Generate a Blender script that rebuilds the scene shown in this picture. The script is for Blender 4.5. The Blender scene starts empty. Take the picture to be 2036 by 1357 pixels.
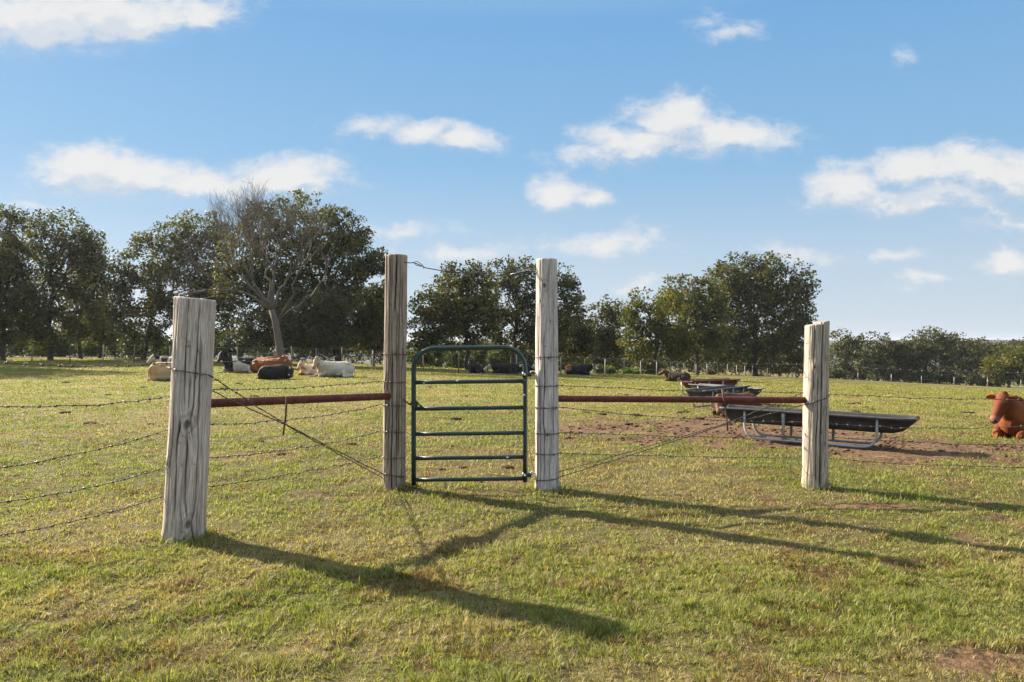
import bpy, bmesh, math, random
import numpy as np
from mathutils import Vector, Matrix

# ------------------------------------------------------------------ camera, sky, sun, exposure
S = bpy.context.scene
COL = S.collection
F, CX, CY, H = 1600.0, 1018.0, 678.5, 1.6          # focal length in photo pixels, principal point, eye height
cam_d = bpy.data.cameras.new("camera"); cam = bpy.data.objects.new("camera", cam_d); COL.objects.link(cam)
cam_d.sensor_width = 36.0; cam_d.lens = F * 36.0 / 2036.0
cam_d.clip_start = 0.05; cam_d.clip_end = 20000
cam.location = (0, 0, H); cam.rotation_euler = (math.radians(90), 0, 0)
S.camera = cam

SUN_EL = math.radians(27.0); SUN_AZ = math.radians(-55.0)     # azimuth clockwise from +Y
SUN_DIR = Vector((math.sin(SUN_AZ) * math.cos(SUN_EL), math.cos(SUN_AZ) * math.cos(SUN_EL), math.sin(SUN_EL)))
sl = bpy.data.lights.new("sun", 'SUN'); sl.energy = 5.0; sl.angle = math.radians(0.55); sl.color = (1.0, 0.87, 0.70)
so = bpy.data.objects.new("sun", sl); COL.objects.link(so)
so.rotation_euler = SUN_DIR.to_track_quat('Z', 'Y').to_euler(); so.location = (-40, 40, 60)

S.view_settings.view_transform = 'Standard'; S.view_settings.look = 'None'
S.view_settings.gamma = 1.0; S.view_settings.use_curve_mapping = False
S.view_settings.exposure = 1.72
S.render.engine = 'CYCLES'
S.cycles.use_denoising = True
try: S.cycles.denoiser = 'OPENIMAGEDENOISE'
except Exception: pass
S.cycles.max_bounces = 7; S.cycles.diffuse_bounces = 3; S.cycles.glossy_bounces = 2
S.cycles.transmission_bounces = 4; S.cycles.transparent_max_bounces = 6; S.cycles.volume_bounces = 0
S.cycles.caustics_reflective = False; S.cycles.caustics_refractive = False

W = bpy.data.worlds.new("World"); S.world = W; W.use_nodes = True
wn, wl = W.node_tree.nodes, W.node_tree.links; wn.clear()

class NT:
    """small helper round a node tree"""
    def __init__(s, tree): s.t = tree; s.n = tree.nodes; s.l = tree.links
    def node(s, kind, **kw):
        n = s.n.new(kind)
        for k, v in kw.items(): setattr(n, k, v)
        return n
    def put(s, sock, v):
        if isinstance(v, bpy.types.NodeSocket): s.l.new(v, sock)
        elif v is not None:
            if hasattr(sock, 'default_value'):
                if isinstance(v, (tuple, list)) and sock.type == 'RGBA' and len(v) == 3: v = (*v, 1)
                sock.default_value = v
    def math(s, op, a, b=None, c=None, clamp=False):
        n = s.node('ShaderNodeMath', operation=op, use_clamp=clamp)
        s.put(n.inputs[0], a); s.put(n.inputs[1], b); s.put(n.inputs[2], c)
        return n.outputs[0]
    def vmath(s, op, a, b=None, c=None):
        n = s.node('ShaderNodeVectorMath', operation=op)
        s.put(n.inputs[0], a); s.put(n.inputs[1], b); s.put(n.inputs[2], c)
        return n.outputs['Value'] if op in ('LENGTH', 'DOT_PRODUCT', 'DISTANCE') else n.outputs[0]
    def noise(s, vec, scale, detail=4, rough=0.55, dist=0.0):
        n = s.node('ShaderNodeTexNoise'); s.put(n.inputs['Vector'], vec)
        n.inputs['Scale'].default_value = scale; n.inputs['Detail'].default_value = detail
        n.inputs['Roughness'].default_value = rough; n.inputs['Distortion'].default_value = dist
        return n.outputs[0]
    def ramp(s, fac, stops, interp='LINEAR'):
        n = s.node('ShaderNodeValToRGB'); s.put(n.inputs[0], fac); e = n.color_ramp.elements
        n.color_ramp.interpolation = interp
        while len(e) < len(stops): e.new(0.5)
        for i, (p, c) in enumerate(stops):
            e[i].position = p; e[i].color = (*c, 1) if len(c) == 3 else c
        return n.outputs[0]
    def smooth(s, v, a, b):
        n = s.node('ShaderNodeMapRange', interpolation_type='SMOOTHSTEP'); s.put(n.inputs[0], v)
        n.inputs[1].default_value = a; n.inputs[2].default_value = b
        return n.outputs[0]
    def mix(s, fac, a, b, blend='MIX'):
        n = s.node('ShaderNodeMix', data_type='RGBA', blend_type=blend)
        s.put(n.inputs[0], fac); s.put(n.inputs[6], a); s.put(n.inputs[7], b)
        return n.outputs[2]
    def attr(s, name, out='Fac'):
        n = s.node('ShaderNodeAttribute'); n.attribute_name = name
        return n.outputs[out]

# clouds: soft ellipses by direction (tan azimuth, tan elevation), broken up by noise; last number makes a cloud thinner
CLOUDS = [(60,40,190,62,0),(220,25,200,58,0),(390,35,75,42,.1),(150,95,120,25,.28),
 (170,340,80,46,0),(270,352,120,38,-.05),(400,368,110,34,0),(560,358,125,44,.08),(640,365,55,26,.2),(350,392,210,20,.25),
 (735,250,55,28,.2),(835,268,75,26,.15),(935,282,75,26,.12),
 (1355,238,85,40,-.02),(1275,275,110,34,.12),(1190,310,95,30,.22),(1460,262,110,32,.05),(1380,290,150,30,.2),(1540,282,50,16,.25),
 (1105,385,60,36,.0),(1165,392,45,20,.15),
 (1690,370,65,42,0),(1810,340,80,42,-.02),(1930,345,90,46,-.02),(2020,350,90,46,0),(1840,395,200,34,.15),
 (1410,35,40,30,.40),(1450,60,70,22,.34),(1985,430,90,30,.18),
 (1990,515,50,32,.08),(1815,557,38,20,.2),(1190,485,95,34,.24),(1600,505,100,20,.3),(1780,502,70,18,.3),(820,450,90,22,.28),
 (900,505,110,22,.25),(1265,558,60,20,.25),(1800,115,44,28,.62),(100,412,60,14,.38),(1560,560,90,18,.42),(1850,560,80,14,.42)]
def cloud_group():
    g = bpy.data.node_groups.new("cloud_cover", 'ShaderNodeTree')
    g.interface.new_socket("P", in_out='INPUT', socket_type='NodeSocketVector')
    g.interface.new_socket("Density", in_out='OUTPUT', socket_type='NodeSocketFloat')
    t = NT(g); gi = t.node('NodeGroupInput'); go = t.node('NodeGroupOutput'); P = gi.outputs[0]
    wob = t.node('ShaderNodeTexNoise'); t.put(wob.inputs['Vector'], P); wob.inputs['Scale'].default_value = 9
    wob.inputs['Detail'].default_value = 3
    off = t.vmath('MULTIPLY', t.vmath('SUBTRACT', wob.outputs['Color'], (.5, .5, .5)), (.085, 0.0, .05))
    Q = t.vmath('ADD', P, off)
    d = None
    for px, py, a, b, thin in CLOUDS:
        if thin >= .18: a, b, thin = a * 2.0, b * 1.75, .50 + thin * .9
        u, v, iu, iv = (px - CX) / F, (CY - py) / F, F / a, F / b
        e = t.vmath('LENGTH', t.vmath('MULTIPLY_ADD', Q, (iu, 0, iv), (-u * iu, 0, -v * iv)))
        if True: e = t.math('ADD', e, thin - .14)
        d = e if d is None else t.math('SMOOTH_MIN', d, e, 0.22)
    st = t.vmath('MULTIPLY', P, (1.0, 0, 1.7))
    n1 = t.noise(st, 30, 10, .66, .3)
    n2 = t.noise(st, 8, 3, .5)
    dd = t.math('ADD', d, t.math('MULTIPLY', t.math('SUBTRACT', n1, .5), 1.75))
    dd = t.math('ADD', dd, t.math('MULTIPLY', t.math('SUBTRACT', n2, .5), .8))
    t.l.new(t.smooth(dd, 1.42, .26), go.inputs[0])
    return g
wt = NT(W.node_tree)
sky = wt.node('ShaderNodeTexSky'); sky.sky_type = 'NISHITA'; sky.sun_disc = False
sky.sun_elevation = SUN_EL; sky.sun_rotation = SUN_AZ
sky.altitude = 200; sky.air_density = 1.0; sky.dust_density = 0.7; sky.ozone_density = 2.2
tc = wt.node('ShaderNodeTexCoord')
sep = wt.node('ShaderNodeSeparateXYZ'); wt.l.new(tc.outputs['Generated'], sep.inputs[0])
ay = wt.math('MAXIMUM', wt.math('ABSOLUTE', sep.outputs[1]), .02)
comb = wt.node('ShaderNodeCombineXYZ')
wt.l.new(wt.math('DIVIDE', sep.outputs[0], ay), comb.inputs[0]); wt.l.new(wt.math('DIVIDE', sep.outputs[2], ay), comb.inputs[2])
cg = cloud_group()
def cloud(vec):
    n = wt.node('ShaderNodeGroup'); n.node_tree = cg; wt.l.new(vec, n.inputs[0]); return n.outputs[0]
c0 = cloud(comb.outputs[0])
c1 = cloud(wt.vmath('ADD', comb.outputs[0], (-.006, 0, .030)))          # density a little nearer the sun: shades the far side of each cloud
shade = wt.smooth(wt.math('SUBTRACT', c0, c1), -.22, .40)
above = wt.smooth(sep.outputs[2], -.02, .015)
ccol = wt.mix(shade, (1.85, 2.08, 2.36), (2.6, 2.58, 2.55))
base_fade = wt.math('SUBTRACT', 1.0, wt.math('MULTIPLY', wt.smooth(wt.math('SUBTRACT', c1, c0), .02, .6), .62))
cf = wt.math('MULTIPLY', wt.math('MULTIPLY', wt.math('MULTIPLY', c0, .95), base_fade), above)
grad = wt.ramp(sep.outputs[2], [(0, (.178, .203, .233)), (.09, (.144, .183, .224)), (.21, (.079, .146, .221)), (.37, (.054, .122, .213)), (.6, (.20, .24, .28)), (1, (.36, .375, .385))])  # top stops whitened and brightened overhead, out of view, as added fill light
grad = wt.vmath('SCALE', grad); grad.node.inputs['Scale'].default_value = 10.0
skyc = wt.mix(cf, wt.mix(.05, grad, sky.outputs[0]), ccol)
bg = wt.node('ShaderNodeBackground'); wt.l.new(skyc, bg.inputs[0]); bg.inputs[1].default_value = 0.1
wo = wt.node('ShaderNodeOutputWorld'); wt.l.new(bg.outputs[0], wo.inputs[0])

# ------------------------------------------------------------------ helpers
rng = np.random.default_rng(7); random.seed(7)
def tag(o, label=None, cat=None, group=None, kind=None):
    if label: o['label'] = label
    if cat: o['category'] = cat
    if group: o['group'] = group
    if kind: o['kind'] = kind
    return o
def link(o, parent=None):
    COL.objects.link(o)
    if parent: o.parent = parent
    return o
def empty(name, loc=(0, 0, 0), rz=0.0):
    o = bpy.data.objects.new(name, None); o.location = loc; o.rotation_euler = (0, 0, rz); o.empty_display_size = .2
    return link(o)
def np_mesh(name, V, faces, smooth=False, attrs=None):
    """faces: list of int arrays, each (n,k)"""
    me = bpy.data.meshes.new(name); V = np.asarray(V, np.float32)
    me.vertices.add(len(V)); me.vertices.foreach_set('co', V.ravel())
    faces = [np.asarray(f, np.int32) for f in faces if len(f)]
    loops = np.concatenate([f.ravel() for f in faces]); sizes = np.concatenate([np.full(len(f), f.shape[1], np.int32) for f in faces])
    me.loops.add(len(loops)); me.loops.foreach_set('vertex_index', loops)
    me.polygons.add(len(sizes)); starts = np.concatenate([[0], np.cumsum(sizes)[:-1]]).astype(np.int32)
    me.polygons.foreach_set('loop_start', starts)
    try: me.polygons.foreach_set('loop_total', sizes)
    except Exception: pass
    if smooth: me.polygons.foreach_set('use_smooth', np.ones(len(sizes), bool))
    for k, a in (attrs or {}).items():
        a = np.asarray(a, np.float32)
        if a.ndim == 1: at = me.attributes.new(k, 'FLOAT', 'POINT'); at.data.foreach_set('value', a)
        else:
            if a.shape[1] == 3: a = np.concatenate([a, np.ones((len(a), 1), np.float32)], 1)
            at = me.attributes.new(k, 'FLOAT_COLOR', 'POINT'); at.data.foreach_set('color', a.ravel())
    me.update(); me.validate()
    return me
def obj(name, me, mat, parent=None):
    o = bpy.data.objects.new(name, me)
    if mat: me.materials.append(mat)
    return link(o, parent)

def hash2(ix, iy, seed):
    n = (ix.astype(np.int64) * 374761393 + iy.astype(np.int64) * 668265263 + seed * 1442695041) & 0xffffffff
    n = ((n ^ (n >> 13)) * 1274126177) & 0xffffffff
    return ((n ^ (n >> 16)) & 0xffff) / 65535.0
def vnoise(x, y, seed=0):
    x = np.asarray(x, float); y = np.asarray(y, float)
    ix = np.floor(x); iy = np.floor(y); fx = x - ix; fy = y - iy
    fx = fx * fx * (3 - 2 * fx); fy = fy * fy * (3 - 2 * fy)
    a = hash2(ix, iy, seed); b = hash2(ix + 1, iy, seed); c = hash2(ix, iy + 1, seed); d = hash2(ix + 1, iy + 1, seed)
    return (a * (1 - fx) + b * fx) * (1 - fy) + (c * (1 - fx) + d * fx) * fy
def fbm(x, y, seed=0, oct=4, gain=.5):
    t = 0; a = 1; s = 0
    for i in range(oct):
        t = t + a * vnoise(np.asarray(x) * 2 ** i + 17.3 * i, np.asarray(y) * 2 ** i - 9.1 * i, seed + i * 31); s += a; a *= gain
    return t / s
def sstep(v, a, b):
    t = np.clip((v - a) / (b - a), 0, 1); return t * t * (3 - 2 * t)

def ground_z(x, y):
    x = np.asarray(x, float); y = np.asarray(y, float)
    s = .0385 * x + .0247 * y - .71 + .012 * np.maximum(0, x - 35)
    z = -np.logaddexp(0, 4 * s) / 4
    r = np.hypot(x, y)
    z = z - .055 * np.maximum(0, y - 82) * sstep(x, 30, -20)
    z = -24 * np.tanh(-z / 24) 
    far = sstep(r, 380, 2600)
    z = z + far * (27 + 15 * fbm(x / 700 + 3, y / 700, 5, 3) - 5)
    near = np.exp(-(r / 45) ** 2)
    z = z + near * (.05 * (fbm(x * .5, y * .5, 11, 3) - .5) + .06 * (fbm(x * 3.8, y * 3.8, 12, 3) - .5)) * np.clip(r / 2, 0, 1)
    return z
def gz(x, y): return float(ground_z(np.array([x]), np.array([y]))[0])
def ray(px, py):
    """the point of the ground seen at a photo pixel"""
    dx, dz = (px - CX) / F, (CY - py) / F
    Y = 2.0
    prev = Y
    while Y < 400:
        if H + dz * Y <= gz(dx * Y, Y): break
        prev = Y; Y *= 1.03
    for _ in range(24):
        m = (prev + Y) / 2
        if H + dz * m <= gz(dx * m, m): Y = m
        else: prev = m
    return Vector((dx * Y, Y, gz(dx * Y, Y)))
def at(px, py, Y): return Vector(((px - CX) * Y / F, Y, H + (CY - py) * Y / F))

class MB:
    """collects tubes, lofts and boxes into one mesh"""
    def __init__(s): s.v = []; s.q = []; s.n = []; s.t = []; s.k = 0
    def add(s, V, Q=(), T=(), N=()):
        V = np.asarray(V, float).reshape(-1, 3); o = s.k; s.v.append(V); s.k += len(V)
        if len(Q): s.q.append(np.asarray(Q, int) + o)
        if len(T): s.t.append(np.asarray(T, int) + o)
        for f in N: s.n.append(np.asarray(f, int) + o)
    def tube(s, pts, r, seg=8, caps=True, flat=None, closed=False):
        P = np.asarray([tuple(p) for p in pts], float); n = len(P)
        r = np.broadcast_to(np.asarray(r, float), (n,))
        if closed: T = np.roll(P, -1, 0) - np.roll(P, 1, 0)
        else: T = np.gradient(P, axis=0) if n > 2 else np.repeat(P[1:] - P[:1], 2, 0)
        T = T / (np.linalg.norm(T, axis=1, keepdims=True) + 1e-12)
        up = np.array([0, 0, 1.]) if abs(T[0][2]) < .9 else np.array([1., 0, 0])
        A = np.cross(T[0], up); A /= np.linalg.norm(A)
        ang = np.linspace(0, 2 * np.pi, seg, endpoint=False); rings = []
        for i in range(n):
            A = A - T[i] * A.dot(T[i]); A /= np.linalg.norm(A) + 1e-12; B = np.cross(T[i], A)
            rings.append(P[i] + r[i] * (np.cos(ang)[:, None] * A + np.sin(ang)[:, None] * B * (flat or 1)))
        V = np.concatenate(rings); j = np.arange(seg); j2 = (j + 1) % seg; Q = []
        for i in range(n if closed else n - 1):
            i2 = (i + 1) % n
            Q.append(np.stack([i * seg + j, i * seg + j2, i2 * seg + j2, i2 * seg + j], 1))
        N = [] if (closed or not caps) else [np.arange(seg)[::-1], (n - 1) * seg + np.arange(seg)]
        s.add(V, np.concatenate(Q), N=N); return s
    def loft(s, rings, cap=True):
        R = [np.asarray(r, float) for r in rings]; seg = len(R[0]); n = len(R); j = np.arange(seg); j2 = (j + 1) % seg
        Q = np.concatenate([np.stack([i * seg + j, i * seg + j2, (i + 1) * seg + j2, (i + 1) * seg + j], 1) for i in range(n - 1)])
        s.add(np.concatenate(R), Q, N=[np.arange(seg)[::-1], (n - 1) * seg + np.arange(seg)] if cap else []); return s
    def box(s, c, d, rot=None):
        c = np.asarray(c, float); d = np.asarray(d, float) / 2
        V = np.array([[x, y, z] for x in (-1, 1) for y in (-1, 1) for z in (-1, 1)], float) * d
        if rot is not None: V = V @ np.asarray(rot).T
        s.add(V + c, [[0, 1, 3, 2], [4, 6, 7, 5], [0, 4, 5, 1], [2, 3, 7, 6], [0, 2, 6, 4], [1, 5, 7, 3]]); return s
    def ball(s, c, r, seg=10, rings=7):
        r = np.broadcast_to(np.asarray(r, float), (3,)); R = []
        for i in range(rings + 1):
            th = np.pi * (i + .001) / (rings + .002); a = np.linspace(0, 2 * np.pi, seg, endpoint=False)
            R.append(np.stack([np.sin(th) * np.cos(a) * r[0], np.sin(th) * np.sin(a) * r[1], np.full(seg, -np.cos(th) * r[2])], 1) + np.asarray(c, float))
        return s.loft(R)
    def mesh(s, name, smooth=True, attrs=None):
        faces = []
        if s.q: faces.append(np.concatenate(s.q))
        if s.t: faces.append(np.concatenate(s.t))
        by = {}
        for f in s.n: by.setdefault(len(f), []).append(f)
        faces += [np.stack(v) for v in by.values()]
        return np_mesh(name, np.concatenate(s.v), faces, smooth, attrs)
    def build(s, name, mat, parent=None, smooth=True, attrs=None): return obj(name, s.mesh(name, smooth, attrs), mat, parent)

# ------------------------------------------------------------------ materials
def material(name):
    m = bpy.data.materials.new(name); m.use_nodes = True; t = NT(m.node_tree); t.n.clear()
    out = t.node('ShaderNodeOutputMaterial'); return m, t, out
def principled(t, out, col, rough=.7, metal=0.0, bump=None, bstr=.3, bdist=.01, spec=.5):
    p = t.node('ShaderNodeBsdfPrincipled'); t.put(p.inputs['Base Color'], col); t.put(p.inputs['Roughness'], rough)
    t.put(p.inputs['Metallic'], metal); p.inputs['Specular IOR Level'].default_value = spec
    if bump is not None:
        b = t.node('ShaderNodeBump'); b.inputs['Strength'].default_value = bstr; b.inputs['Distance'].default_value = bdist
        t.put(b.inputs['Height'], bump); t.l.new(b.outputs[0], p.inputs['Normal'])
    t.l.new(p.outputs[0], out.inputs[0]); return p

def m_wood(name, light, dark, warm, warm_amt, green):
    m, t, out = material(name)
    u, v = t.attr('grain_u'), t.attr('grain_v'); crack = t.attr('crack'); knot = t.attr('knot')
    c = t.node('ShaderNodeCombineXYZ'); t.l.new(u, c.inputs[0]); t.l.new(v, c.inputs[2]); P = c.outputs[0]
    fine = t.noise(t.vmath('MULTIPLY', P, (150, 1, 5)), 1, 5, .65)
    mid = t.noise(t.vmath('MULTIPLY', P, (38, 1, 2.2)), 1, 4, .6, .4)
    big = t.noise(t.vmath('MULTIPLY', P, (9, 1, 2.5)), 1, 3, .6)
    col = t.mix(t.smooth(mid, .3, .68), dark, light)
    col = t.mix(t.math('MULTIPLY', t.smooth(big, .5, .72), warm_amt), col, warm)
    col = t.mix(t.math('MULTIPLY', t.smooth(fine, .58, .34), .72), col, tuple(x * .45 for x in dark))
    streak = t.noise(t.vmath('MULTIPLY', P, (70, 1, 1.1)), 1.0, 3, .6)
    col = t.mix(t.math('MULTIPLY', t.smooth(streak, .575, .68), .78), col, (.07, .06, .05))
    rings = t.math('SINE', t.math('ADD', t.math('MULTIPLY', knot, 380.0), t.math('MULTIPLY', mid, 9.0)))
    nearknot = t.smooth(knot, .055, .015)
    col = t.mix(t.math('MULTIPLY', t.math('MULTIPLY', nearknot, t.smooth(rings, .1, .9)), .42), col, (.10, .08, .065))
    col = t.mix(t.math('MULTIPLY', t.smooth(knot, .016, .004), .8), col, (.07, .045, .03))
    low = t.math('MULTIPLY', t.smooth(v, .45, .02), t.smooth(t.noise(t.vmath('MULTIPLY', P, (20, 1, 8)), 1, 3), .4, .6))
    col = t.mix(t.math('MULTIPLY', low, green), col, (.16, .15, .06))
    blot = t.noise(t.vmath('MULTIPLY', P, (22, 1, 14)), 1, 3, .6)
    col = t.mix(t.math('MULTIPLY', t.smooth(blot, .60, .72), .6), col, (.13, .11, .09))
    col = t.mix(crack, col, (.025, .02, .017))
    h = t.math('ADD', t.math('MULTIPLY', fine, .6), mid)
    principled(t, out, col, .85, 0, h, .55, .006, .25)
    return m
def m_rust(name, a, b, c, rough=.75, metal=.15, specks=True):
    m, t, out = material(name); P = t.node('ShaderNodeTexCoord').outputs['Object']
    n = t.noise(P, 14, 6, .65); n2 = t.noise(P, 90, 3)
    col = t.ramp(n, [(.3, a), (.52, b), (.72, c)])
    col = t.mix(t.math('MULTIPLY', t.smooth(n2, .5, .75), .3), col, tuple(x * .4 for x in a))
    if specks:                                                          # bird droppings
        vr = t.node('ShaderNodeTexVoronoi'); t.l.new(t.vmath('MULTIPLY', P, (9, 9, 5)), vr.inputs['Vector']); vr.inputs['Scale'].default_value = 1.0
        cellr = t.node('ShaderNodeSeparateColor'); t.l.new(vr.outputs['Color'], cellr.inputs[0])
        sp = t.math('MULTIPLY', t.smooth(vr.outputs['Distance'], .17, .1), t.smooth(cellr.outputs[0], .62, .66))
        col = t.mix(sp, col, (.62, .6, .55))
    principled(t, out, col, rough, metal, n2, .25, .003, .4); return m
def m_paint(name, c, c2, rough=.38, metal=0.0, specks=0.0, scale=6):
    m, t, out = material(name); P = t.node('ShaderNodeTexCoord').outputs['Object']
    n = t.noise(P, scale, 5, .6); n2 = t.noise(P, 60, 4, .6)
    col = t.mix(t.smooth(n, .35, .7), c, c2)
    col = t.mix(t.math('MULTIPLY', t.smooth(n2, .62, .75), .35), col, (.16, .12, .09))
    if specks:
        vr = t.node('ShaderNodeTexVoronoi'); t.l.new(t.vmath('MULTIPLY', P, (11, 11, 16)), vr.inputs['Vector']); vr.inputs['Scale'].default_value = 1.0
        cellr = t.node('ShaderNodeSeparateColor'); t.l.new(vr.outputs['Color'], cellr.inputs[0])
        sp = t.math('MULTIPLY', t.smooth(vr.outputs['Distance'], .2, .12), t.smooth(cellr.outputs[0], 1 - specks, 1.02 - specks))
        col = t.mix(sp, col, (.7, .68, .64))
    r = t.math('ADD', t.math('MULTIPLY', n2, .25), rough - .1)
    principled(t, out, col, r, metal, n2, .08, .002, .5); return m
def m_leaf(name, ramp, trans=.35, tcol=(1.0, 1.25, .45)):
    m, t, out = material(name)
    v = t.attr('tone'); P = t.node('ShaderNodeNewGeometry').outputs['Position']
    n = t.noise(P, .35, 3)
    f = t.math('ADD', t.math('MULTIPLY', v, .7), t.math('MULTIPLY', t.math('SUBTRACT', n, .5), 1.0), clamp=True)
    col = t.ramp(f, ramp)
    d = t.node('ShaderNodeBsdfPrincipled'); t.l.new(col, d.inputs['Base Color']); d.inputs['Roughness'].default_value = .6
    d.inputs['Specular IOR Level'].default_value = .16
    tr = t.node('ShaderNodeBsdfTranslucent'); t.l.new(t.mix(1.0, col, tcol, 'MULTIPLY'), tr.inputs[0])
    mx = t.node('ShaderNodeMixShader'); mx.inputs[0].default_value = trans
    t.l.new(d.outputs[0], mx.inputs[1]); t.l.new(tr.outputs[0], mx.inputs[2]); t.l.new(mx.outputs[0], out.inputs[0]); return m
def m_bark(name, a, b, scale=3.0):
    m, t, out = material(name); P = t.node('ShaderNodeTexCoord').outputs['Object']
    n = t.noise(t.vmath('MULTIPLY', P, (1, 1, .25)), scale * 3, 5, .65); n2 = t.noise(P, scale * .4, 3)
    col = t.mix(t.math('ADD', t.math('MULTIPLY', n, .6), t.math('MULTIPLY', n2, .4)), a, b)
    principled(t, out, col, .9, 0, n, .6, .05, .2); return m
def m_grass():
    m, t, out = material('grass_blades'); col = t.attr('tint', 'Color')
    d = t.node('ShaderNodeBsdfPrincipled'); t.l.new(col, d.inputs['Base Color']); d.inputs['Roughness'].default_value = .6
    d.inputs['Specular IOR Level'].default_value = .25
    tr = t.node('ShaderNodeBsdfTranslucent'); t.l.new(t.mix(1.0, col, (1.1, 1.2, .6), 'MULTIPLY'), tr.inputs[0])
    mx = t.node('ShaderNodeMixShader'); mx.inputs[0].default_value = .42
    t.l.new(d.outputs[0], mx.inputs[1]); t.l.new(tr.outputs[0], mx.inputs[2]); t.l.new(mx.outputs[0], out.inputs[0]); return m
def m_ground():
    m, t, out = material('pasture_ground'); P = t.node('ShaderNodeNewGeometry').outputs['Position']
    dirt = t.attr('dirt'); far = t.attr('wood'); straw = t.attr('straw')
    n1 = t.noise(P, 1.4, 5, .6); n2 = t.noise(P, 14, 5, .7); n3 = t.noise(P, .22, 4)
    grass = t.ramp(n1, [(.3, (.085, .085, .022)), (.5, (.14, .13, .036)), (.7, (.19, .16, .06))])
    grass = t.mix(t.math('MULTIPLY', t.smooth(n3, .42, .66), .5), grass, (.10, .125, .025))
    grass = t.mix(t.math('MULTIPLY', t.smooth(n2, .5, .7), .45), grass, (.07, .06, .025))
    grass = t.mix(t.math('MULTIPLY', straw, .6), grass, (.26, .19, .09))
    grass = t.mix(t.math('MULTIPLY', t.attr('thatch'), .8), grass, t.mix(n2, (.035, .030, .014), (.10, .078, .035)))
    soil = t.ramp(n2, [(.36, (.04, .025, .015)), (.5, (.125, .073, .040)), (.68, (.23, .145, .085))])
    soil = t.mix(t.math('MULTIPLY', t.smooth(n1, .5, .7), .5), soil, (.12, .068, .036))
    col = t.mix(dirt, grass, soil)
    woods = t.mix(t.smooth(t.noise(P, .02, 4), .35, .65), (.025, .035, .015), (.06, .065, .025))
    col = t.mix(far, col, woods)
    principled(t, out, col, .95, 0, n2, .7, .04, .15); return m
def m_hide():
    m, t, out = material('cattle_hide'); col = t.attr('hide', 'Color'); P = t.node('ShaderNodeTexCoord').outputs['Object']
    n = t.noise(P, 9, 5, .65); n2 = t.noise(t.vmath('MULTIPLY', P, (60, 60, 20)), 1, 3)
    c = t.mix(t.math('MULTIPLY', t.smooth(n, .55, .3), .35), col, t.mix(1.0, col, (.5, .45, .42), 'MULTIPLY'))
    principled(t, out, c, .75, 0, n2, .3, .01, .2); return m
def m_dung():
    m, t, out = material('dried_dung'); P = t.node('ShaderNodeTexCoord').outputs['Object']; n = t.noise(P, 18, 5, .7)
    principled(t, out, t.ramp(n, [(.35, (.022, .016, .012)), (.65, (.09, .062, .042))]), .95, 0, n, .8, .03, .1); return m

M = dict(
 post_pale=m_wood('weathered_wood_pale', (.76, .655, .565), (.42, .345, .285), (.58, .445, .36), .45, .3),
 post_white=m_wood('weathered_wood_silver', (.76, .68, .63), (.44, .38, .345), (.60, .50, .45), .4, .15),
 post_brown=m_wood('weathered_wood_brown', (.51, .415, .325), (.25, .19, .145), (.38, .28, .205), .5, .4),
 post_olive=m_wood('weathered_wood_olive', (.63, .54, .44), (.31, .26, .205), (.46, .355, .265), .45, .7),
 rust=m_rust('rusty_red_pipe', (.075, .022, .017), (.13, .037, .026), (.19, .065, .042)),
 rust_dark=m_rust('rusty_rod', (.05, .03, .022), (.12, .06, .04), (.2, .10, .06), specks=False),
 wire=m_rust('old_fence_wire', (.07, .058, .05), (.13, .115, .10), (.22, .20, .18), .55, .6, specks=False),
 gate=m_paint('gate_green_enamel', (.012, .033, .033), (.020, .047, .047), .36, 0, .3),
 steel=m_paint('galvanised_steel', (.36, .36, .36), (.50, .50, .50), .5, .2),
 bunk=m_paint('feed_bunk_grey', (.030, .029, .032), (.055, .052, .053), .68, 0, .0),
 bunk_in=m_paint('feed_bunk_inside', (.05, .05, .055), (.09, .09, .10), .4),
 bunk_red=m_paint('feed_bunk_red', (.085, .012, .017), (.12, .02, .024), .7),
 hide=m_hide(), dung=m_dung(), grass=m_grass(), ground=m_ground(),
 oak=m_leaf('oak_leaves', [(.1, (.044, .047, .015)), (.45, (.112, .108, .033)), (.75, (.19, .168, .057)), (.95, (.24, .185, .08))], .34, (1.0, 1.12, .45)),
 oak2=m_leaf('oak_leaves_dusky', [(.1, (.045, .050, .023)), (.5, (.108, .108, .048)), (.95, (.19, .165, .09))], .3, (1.0, 1.1, .5)),
 lime=m_leaf('yellowing_leaves', [(.1, (.05, .058, .013)), (.5, (.135, .135, .028)), (.95, (.25, .20, .05))], .4, (1.05, 1.1, .42)),
 shrub=m_leaf('shrub_leaves', [(.1, (0.036, 0.050, 0.019)), (.5, (0.084, 0.102, 0.036)), (.95, (0.168, 0.156, 0.066))], .36),
 weed=m_leaf('weed_leaves', [(.1, (.07, .10, .025)), (.5, (.14, .18, .045)), (.95, (.22, .23, .07))], .4),
 bark=m_bark('oak_bark', (.035, .028, .022), (.085, .07, .055)),
 bark_pale=m_bark('dead_bark', (.075, .064, .05), (.17, .148, .118)),
)
def m_plain(name, c, rough=.5, metal=0.0):
    m, t, out = material(name); P = t.node('ShaderNodeTexCoord').outputs['Object']; n = t.noise(P, 25, 3)
    principled(t, out, t.mix(n, tuple(x * .8 for x in c), tuple(min(1, x * 1.2) for x in c)), rough, metal); return m
M['eye'] = m_plain('dark_eye', (.01, .008, .007), .15)
M['tag'] = m_plain('red_ear_tag', (.45, .05, .04), .5)
M['tpost'] = m_plain('weathered_steel_post', (.36, .32, .27), .7, .2)
M['tpost_red'] = m_plain('rust_steel_post', (.25, .15, .11), .7, .1)
M['whitetag'] = m_plain('white_insulator', (.7, .68, .64), .6)

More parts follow.
